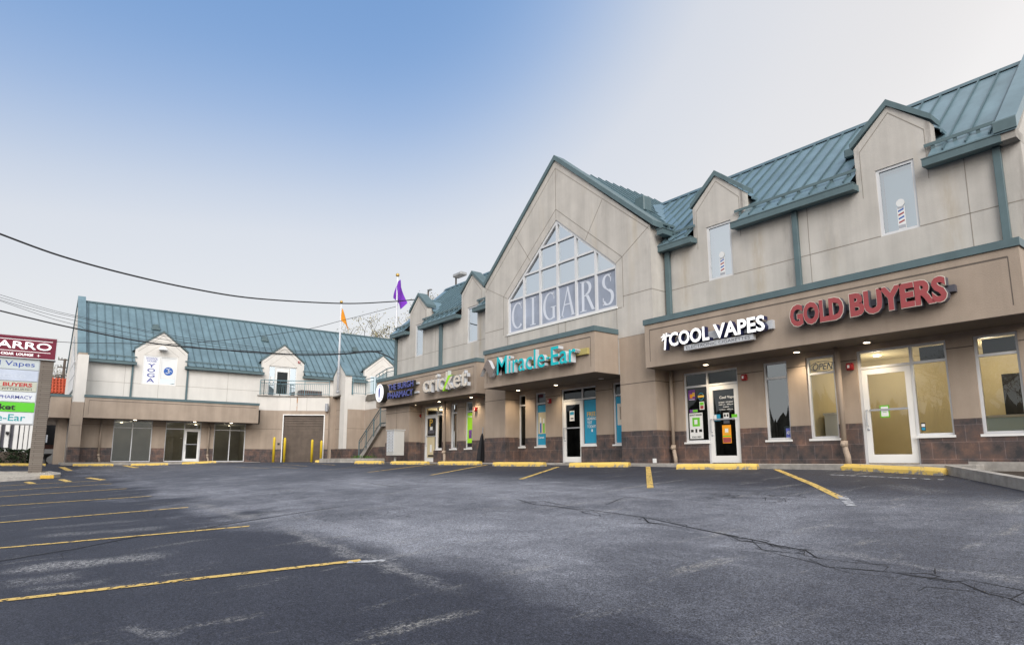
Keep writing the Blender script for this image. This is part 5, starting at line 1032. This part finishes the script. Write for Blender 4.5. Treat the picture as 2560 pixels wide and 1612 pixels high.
# flagpoles and flags
def flagpole(x, y, z0, z1, label, base=None):
    t = thing('flagpole', label, 'flagpole', (x, y, z0)); mb = MB(); mb.tube([(x, y, z0), (x, y, (z0+z1)/2), (x, y, z1)], [.085, .07, .05], 10); mb.build('pole', 'pole', t, smooth=True)
    MB().ball((x, y, z1+.10), .11).build('finial', 'gold', t, smooth=True)
    mb = MB(); [mb.tube([(x, y, z), (x, y, z+.08)], .13, 10) for z in (z0+.08, z0+1.4)]; mb.build('clamps', 'alug', t); mb = MB(); mb.tube([(x+.11, y-.02, z0+1), (x+.09, y-.02, z1-.3)], .008, 4); mb.build('halyard', 'alug', t); return t
flagpole(-42.32, 17.5, 4.72, 11.15, 'tall white flagpole bracketed to the gabled pier, flying an orange pennant'); flagpole(-31.9, 16.5, 2.2, 10.5, 'white flagpole at the left end of the right block, flying a purple flag')
def cloth(F, pts_top, pts_bot, name, m, label, n=12, amp=.1):
    mb = MB(F); rows = []
    for j in range(n+1):
        s_ = j/n; row = []
        for k, (p, q) in enumerate(zip(pts_top, pts_bot)):
            row.append(mb.P(p[0]+(q[0]-p[0])*s_, p[1]+(q[1]-p[1])*s_, amp*math.sin(k*1.9+s_*2.5)*(.4+s_)))
        rows.append(row)
    for A, B in zip(rows, rows[1:]):
        for k in range(len(A)-1): mb.face([A[k], A[k+1], B[k+1], B[k]])
    o = mb.build(name, m, smooth=True); tag(o, label, 'flag')
cloth(FM(16.5), [(-31.78, 10.25), (-31.7, 10.2), (-31.6, 10.28), (-31.55, 10.2), (-31.5, 10.1)], [(-32.2, 9.3), (-31.9, 8.95), (-31.45, 8.5), (-31.1, 8.45), (-30.8, 8.75)], 'flag', 'purple', 'limp purple flag on the taller-looking right flagpole')
cloth(FM(17.5), [(-42.15, 10.75), (-42.1, 10.74), (-42.05, 10.7), (-42.0, 10.66)], [(-42.1, 9.85), (-41.6, 9.5), (-41.0, 9.05), (-40.6, 8.85)], 'flag', 'orange', 'narrow orange pennant drooping from the left flagpole', amp=.06)
# lamps behind the roof
def street_lamp(x, y, z1, label, k=1):
    t = thing('street_lamp', label, 'street lamp', (x, y, gz(x, y))); mb = MB(); mb.tube([(x, y, 0), (x, y, z1)], [.09, .055], 8); mb.build('post', 'bark', t)
    mb = MB(); mb.box(x-.05*k, x+.95*k, y-.25*k, y+.25*k, z1-.25*k, z1-.02); mb.build('lamp_head', 'grey', t, bevel=.05); MB().box(x+.15*k, x+.85*k, y-.18*k, y+.18*k, z1-.262*k, z1-.251*k).build('lamp_glass', 'paper', t)
street_lamp(-34.28, 22, 12.2, 'street lamp with a boxy head rising behind the right block roof'); street_lamp(-37.86, 22, 11.95, 'small floodlight pole behind the leftmost dormer of the right block', .45)
# cables
def cable(pts, r, label, grp=None):
    Q = []
    for i in range(len(pts)-1):
        p0, p1, p2, p3 = [Vector(pts[max(0, min(len(pts)-1, i+k))]) for k in (-1, 0, 1, 2)]
        for s_ in range(8):
            t_ = s_/8; Q.append(.5*((2*p1)+(p2-p0)*t_+(2*p0-5*p1+4*p2-p3)*t_*t_+(3*p1-p0-3*p2+p3)*t_**3))
    Q.append(Vector(pts[-1])); d = (Q[0]-Q[8]); Q.insert(0, Q[0]+d*1.6+Vector((0, 0, .25)))
    mb = MB(); mb.tube([tuple(q) for q in Q], r, 6); o = mb.build('overhead_cable', 'black', smooth=True); tag(o, label, 'cable', grp); return o
cable([(-23.0, -0.89, 6.58), (-23.47, 0.55, 6.35), (-24.06, 2.4, 6.24), (-24.76, 4.56, 6.25), (-25.55, 7.03, 6.43), (-26.86, 11.1, 7.11), (-27.73, 13.81, 7.77), (-28.33, 15.67, 8.3)], .028, 'thick cable sweeping highest across the sky to the leftmost dormer')
cable([(-32.56, -0.96, 6.1), (-32.03, 1.52, 5.61), (-31.33, 4.73, 5.17), (-30.51, 8.55, 5.1), (-30.14, 10.27, 5.12), (-29.69, 12.38, 5.3), (-29.34, 13.99, 5.53), (-28.9, 15.0, 5.1)], .032, 'thick black cable crossing in front of the YOGA dormer')
for k, p in enumerate(([(-32.57, -1.02, 6.76), (-32.23, 0.59, 6.33), (-31.99, 1.69, 6.12), (-31.62, 3.4, 5.85), (-31.08, 5.89, 5.52), (-30.14, 10.29, 5.3), (-29.26, 14.37, 5.62)], [(-32.57, -1.01, 6.65), (-32.23, 0.6, 6.25), (-31.99, 1.69, 6.06), (-31.62, 3.41, 5.8), (-31.08, 5.9, 5.43), (-30.14, 10.29, 5.22), (-29.26, 14.37, 5.6)],
    [(-32.57, -1.0, 6.55), (-32.22, 0.61, 6.12), (-31.99, 1.71, 5.9), (-31.62, 3.42, 5.59), (-31.08, 5.91, 5.3), (-30.14, 10.29, 5.14), (-29.26, 14.37, 5.58)], [(-32.57, -1.0, 6.51), (-32.22, 0.62, 5.98), (-31.98, 1.72, 5.72), (-31.86, 2.29, 5.54), (-31.08, 5.92, 5.16), (-30.14, 10.3, 5.06), (-29.26, 14.37, 5.56)])):
    cable(p, .009, 'thin cable in the bundle of four above the thick one over the left roof', 'four thin cables over the left roof')
cable([(-32.4, -.9, 5.0), (-32.03, 1.51, 4.99), (-31.66, 3.2, 5.1), (-31.34, 4.72, 5.16), (-30.91, 6.7, 5.47), (-30.52, 8.5, 5.84), (-30.05, 10.71, 6.39), (-29.7, 12.31, 6.97), (-29.12, 15.02, 7.99)], .012, 'thin cable curving up past the orange pennant to the right block')
# ------------------------------------------------------------------ pylon sign
SK = .945; sx_ = -41.6*SK; FSG = lambda u, z, d: (sx_+d, u*SK, .09+(z-.09)*SK)
t = thing('pylon_sign', 'tall shopping centre sign board with a maroon top cabinet on a grey block pier', 'sign', (sx_, 1, gz(sx_, 1)))
def block_mat():
    m = mat('block_courses', (.19, .165, .145), .9, var=.15, vscale=4); tt = m.node_tree; n = tt.nodes.new; co = n('ShaderNodeTexCoord'); sp_ = n('ShaderNodeSeparateXYZ'); tt.links.new(co.outputs['Object'], sp_.inputs[0]); cb_ = n('ShaderNodeCombineXYZ'); tt.links.new(sp_.outputs[1], cb_.inputs[0]); tt.links.new(sp_.outputs[2], cb_.inputs[1])
    br = n('ShaderNodeTexBrick'); br.inputs['Scale'].default_value = 1; br.inputs['Brick Width'].default_value = .8; br.inputs['Row Height'].default_value = .1; br.inputs['Mortar Size'].default_value = .012; br.inputs['Color1'].default_value = (.20, .175, .15, 1); br.inputs['Color2'].default_value = (.165, .14, .12, 1); br.inputs['Mortar'].default_value = (.10, .085, .075, 1); tt.links.new(cb_.outputs[0], br.inputs[0]); tt.links.new(br.outputs[0], tt.nodes['Principled BSDF'].inputs['Base Color']); return m
M['block'] = block_mat()
MB(FSG).box(.70, 1.28, gz(sx_, 1)-.2, 5.4, -.5, 0).build('pier', 'block', t, bevel=.02); MB(FSG).box(-4.3, -3.72, gz(sx_, -4)-.2, 5.4, -.5, 0).build('pier', 'block', t, bevel=.02)
cbn = MB(FSG).box(-4.6, 1.35, 5.37, 6.58, -.6, .12).build('cabinet', 'signside', t)
mb = MB(FSG); mb.box(-4.55, 1.30, 5.42, 6.53, .12, .125, 0); mb.box(-3.5, 1.13, 6.33, 6.35, .125, .128, 1); mb.box(-3.5, 1.08, 5.73, 5.75, .125, .128, 1); text_mb(mb, 'ARRO', -1.17, 1.10, 5.86, 6.24, .125, .17, .012, 1, 1); text_mb(mb, 'CIGAR  LOUNGE', -.98, .36, 5.51, 5.64, .125, .135, .02, 1, 1); mb.prism([(.50, 5.57), (.57, 5.58), (.58, 5.66), (.60, 5.58), (.68, 5.57), (.60, 5.56), (.58, 5.48), (.57, 5.56)], .125, .13, 1); attach(mb.build('cabinet_face', ['maroon', 'signwhite']), cbn)
rows = [(4.80, 5.36, 'panelpale'), (4.20, 4.76, 'panelblue'), (3.66, 4.16, 'panelcream'), (3.12, 3.62, 'panelwhite'), (2.60, 3.08, 'lime2'), (1.99, 2.56, 'panelwhite')]
M['panelpale'] = mat('panel_pale', (.52, .58, .60), .4, var=.02); M['panelblue'] = mat('panel_blue', (.50, .56, .68), .4, var=.06); M['panelcream'] = mat('panel_cream', (.50, .52, .44), .4, var=.02); M['panelwhite'] = mat('panel_white', (.66, .70, .74), .4, var=.02); M['lime2'] = mat('panel_lime', (.11, .55, .03), .4, var=.02); M['ghost'] = mat('ghost', (.55, .61, .72), .4, var=.02); M['redink'] = mat('print_red', (.42, .03, .03), .5); M['cyan2'] = mat('print_teal', (.0, .30, .34), .5); M['blueink'] = mat('print_royal', (.03, .07, .33), .5)
mb = MB(FSG); mb.box(-3.7, .72, 1.94, 5.37, -.45, -.02); mb.build('panel_frame', 'signside', t)
for z0, z1, m in rows: MB(FSG).box(-3.66, .66, z0, z1, -.02, .02).build('tenant_panel', m, t)
mb = MB(FSG); T_ = lambda body, a_, b_, c_, e_, k, bo=.01: text_mb(mb, body, a_, b_, c_, e_, .0205, .024, bo, k, k)
T_('Cool Vapes', -1.95, .48, 4.88, 5.22, 0, .005); T_('llstate', -1.3, .15, 4.33, 4.62, 1, .02); T_('GOLD BUYERS', -1.85, .46, 3.90, 4.10, 2, .035); mb.box(-2.3, .46, 3.855, 3.87, .0205, .023, 3); T_('OF PITTSBURGH', -1.1, .46, 3.72, 3.81, 3); T_('THE BURGH PHARMACY', -2.35, .52, 3.27, 3.44, 4); T_('cricket', -1.55, -.12, 2.68, 2.98, 3, .03); T_('Miracle-Ear', -2.2, .33, 2.12, 2.47, 5, .01)
mb.build('panel_lettering', ['blueink', 'ghost', 'redink', 'ink', 'navyink', 'cyan2'], t)
MB(FSG).box(1.16, 1.36, 1.05, 1.45, -.4, -.1).build('switch_box', 'alug', t)
# island under the sign
isl = [(-36.3, -7), (-35.65, .9), (-35.75, 1.4), (-36.4, 1.75), (-38.5, 1.85), (-40.0, 1.5), (-40.5, -7)]
mb = MB(); mb.poly([(x, y, gz(x, y)+.10) for x, y in isl]); struct(mb.build('planting_bed', 'stone'))
mb = MB()
for _ in range(1500):
    x, y = random.uniform(-39.8, -36.0), random.uniform(-3, 1.5); z = gz(x, y)+.10; r = random.uniform(.03, .08); a_ = random.uniform(0, 3)
    q = [(x+r*math.cos(a_+k*2.09+random.uniform(-.3, .3)), y+r*math.sin(a_+k*2.09), z) for k in range(3)]; top_ = (x, y, z+r*.8)
    i = [mb.P(*p) for p in q]; k = mb.P(*top_); [mb.face([i[e], i[(e+1) % 3], k]) for e in range(3)]
o = mb.build('pebbles', 'stone'); struct(o, 'stuff'); kerb('kerb', isl, .18, .15, '')
x_ = -35.62; wheel = MB().box(x_-.25, x_+.25, 1.05, 1.55, gz(x_, 1.3)+.0, gz(x_, 1.3)+.15).build('kerb', 'yel', bevel=.02); struct(wheel)
# ------------------------------------------------------------------ far left: hedge, white house, red roof, poles, trees
def leafmass(name, label, boxes, n, m, leaf, core=None, cat='hedge', stem=True):
    t = thing(name, label, cat, (boxes[0][0], boxes[0][2], boxes[0][4])); mb = MB()
    for _ in range(n):
        b = random.choice(boxes); u = [random.random() for _ in range(3)]
        ax = random.randrange(3); u[ax] = random.choice((0, 1)) if random.random() < .75 else u[ax]
        p = Vector((b[0]+(b[1]-b[0])*u[0], b[2]+(b[3]-b[2])*u[1], b[4]+(b[5]-b[4])*u[2])); p += Vector([noise.noise(p*2+Vector((k*7, 0, 0)))*.18 for k in range(3)])
        d = Vector((random.uniform(-1, 1), random.uniform(-1, 1), random.uniform(-1, 1))).normalized()*leaf; e = d.orthogonal().normalized()*leaf*.6; mb.poly([tuple(p-e), tuple(p+d), tuple(p+e), tuple(p-d)])
    mb.build('foliage', m, t); mb = MB()
    for b in boxes: mb.box(b[0]+.12, b[1]-.12, b[2]+.12, b[3]-.12, b[4], b[5]-.12)
    mb.build('stems', 'bark', t)
leafmass('hedge', 'clipped dark green hedge below the sign boards at far left', [(-49, -48, -4, .78, -.2, .74)], 7000, 'hedge', .06)
wh = thing('house', 'white building with fluted columns behind the hedge at far left', 'building', (-60, 0, 0)); fw_ = FL(-58)
MB(fw_).box(-6, 1.72, -.5, 4.0, -3, 0).build('wall', 'white', wh)
mb = MB(fw_)
for u in (-1.45, -.95, -.45, .05, .35, .62, .9, 1.25): mb.box(u-.11, u+.11, .1, 3.6, 0, .25)
mb.build('columns', 'white', wh)
mb = MB(fw_)
for u in (-.7, -.2, .2, .5, 1.1): mb.box(u-.09, u+.09, .3, 3.2, .0, .05)
mb.build('window_slots', 'signgrey', wh)
mb = MB(); mb.tube([(-57.6, -.55, 2.05), (-57.6, -.35, 2.05)], .10, 8); mb.build('wall_lantern', 'ink', wh)
bh = thing('house', 'dark brick building with a red clay tile roof beside the sign pier', 'building', (-64, 3, 0)); f_ = FL(-62)
MB(f_).box(1.74, 4.6, -.3, 5.0, -5, 0).build('wall', mat('dark_brick', (.10, .045, .035), .9, var=.2), bh); MB(f_).box(1.9, 4.0, 1.35, 3.5, 0, .04).build('window', 'dark', bh); MB(f_).box(1.74, 4.2, -.3, 1.0, .0, .3).build('plinth', 'cream2', bh); MB(f_).box(1.6, 4.6, 4.9, 5.35, -.5, .6).build('eave', 'ink', bh)
mb = MB(f_); mb.poly([(1.5, 5.35, .6), (4.8, 5.35, .6), (4.8, 6.7, -1.2), (1.5, 6.7, -1.2)]); u = 1.55
while u < 4.8: mb.tube([(u, 5.37, .62), (u, 6.72, -1.18)], .07, 6); u += .22
for k in range(5): z = 5.5+k*.27; mb.box(1.5, 4.8, z, z+.04, .6-(z-5.35)*1.33, .72-(z-5.35)*1.33)
mb.build('roof', 'clay', bh)
t = thing('urn_planter', 'black cast urn on a pedestal beside the sign pier', 'planter', (-50, 1.75, 0)); mb = MB(); mb.tube([(-50, 1.62, -.2), (-50, 1.62, -.05), (-50, 1.62, .1), (-50, 1.62, .3), (-50, 1.62, .45), (-50, 1.62, .55)], [.22, .2, .07, .1, .3, .36], 12); mb.build('urn', 'ink', t, smooth=True)
for (yy, zt, l) in ((3.15, 9.9, 'wooden utility pole with a crossarm behind the red tile roof'), (2.75, 8.2, 'shorter utility pole with several crossarms behind the red tile roof')):
    t = thing('utility_pole', l, 'utility pole', (-75, yy, 0)); MB().tube([(-75, yy, -.5), (-75, yy, zt)], [.16, .11], 8).build('pole', 'bark', t); mb = MB()
    for k in range(3): z = zt-.15-k*.75; mb.box(-75.06, -74.94, yy-.55, yy+.55, z, z+.1)
    mb.build('crossarms', 'bark', t); mb = MB(); [mb.tube([(-75, yy+u, z), (-75, yy+u, z+.16)], .035, 6) for z in (zt-.05, zt-.8) for u in (-.5, -.25, .25, .5)]; mb.build('insulators', 'ink', t)
def tree(label, base, h, spread, seed, buds, bm='bud', r0=.28, lean=0, up=.55, bl=.10):
    rnd = random.Random(seed); t = thing('tree', label, 'tree', base); mb = MB(); tips = []
    def grow(p, d, L, r, lv):
        q = p+d*L; mid = p+d*L*.5+Vector((rnd.uniform(-1, 1), rnd.uniform(-1, 1), 0))*L*.06; mb.tube([tuple(p), tuple(mid), tuple(q)], [r, r*.82, r*.65], 5 if lv > 1 else 8, cap=False)
        if lv >= 3: tips.append((q, lv)); tips.append((mid, lv))
        if lv >= 6: return
        for k in range(rnd.choice((2, 3)) if lv else 4):
            a_ = rnd.uniform(0, 6.28); nd = (d*up+Vector((math.cos(a_), math.sin(a_), rnd.uniform(-.1, .7)))*spread).normalized(); grow(q if k else q, nd, L*rnd.uniform(.62, .82), r*.6, lv+1)
    grow(Vector(base), Vector((lean, 0, 1)).normalized(), h*.28, r0, 0); mb.build('trunk', 'bark', t)
    mb = MB()
    for q, lv in tips:
        for _ in range(buds):
            p = q+Vector((rnd.gauss(0, .22), rnd.gauss(0, .22), rnd.gauss(0, .2))); d = Vector((rnd.uniform(-1, 1), rnd.uniform(-1, 1), rnd.uniform(-1, 1))).normalized()*bl*rnd.uniform(.5, 1); e = d.orthogonal().normalized()*bl*.5; mb.poly([tuple(p-e), tuple(p+d), tuple(p+e), tuple(p-d)])
    mb.build('crown', bm, t)
tree('budding bare tree behind the left roof, beside the purple flag', (-60, 31.5, 0), 18, .52, 3, 3)
tree('second budding tree close behind the purple flag', (-57, 33, 0), 17, .52, 11, 3)
tree('thin bare tree behind the red tile roof', (-82, 3.6, 0), 12, .6, 5, 1, r0=.2)
# tree line and hill added unseen behind the camera to darken the window reflections
mb = MB(); n = 720; prev = None
for i in range(n+1):
    th = R(-165+150*i/n); cx, cy = -10, 5; rr = 78
    h = 8.0+3.5*noise.noise((i*.05, 0, 0))+2.5*noise.noise((i*.32, 4, 0))+2.2*noise.noise((i*1.37, 9, 0))+random.uniform(-1, 1)
    row = [mb.P(cx+rr*math.cos(th), cy+rr*math.sin(th), -9), mb.P(cx+(rr+3)*math.cos(th), cy+(rr+3)*math.sin(th), h), mb.P(cx+(rr+40)*math.cos(th), cy+(rr+40)*math.sin(th), h-1)]
    if prev: mb.face([prev[0], row[0], row[1], prev[1]]); mb.face([prev[1], row[1], row[2], prev[2]])
    prev = row
struct(mb.build('hill', 'backdropm' if 0 else mat('backdrop_dark', (.06, .055, .045), .95, var=.5, vscale=1)))
for k, (x, y, s_) in enumerate(((4, -14, 3), (-14, -22, 9), (16, -18, 21))): tree('bare street tree behind the viewpoint, number %s from the left' % ('second', 'first', 'third')[k], (x, y, gz(x, y)), 12, .6, s_, 2)
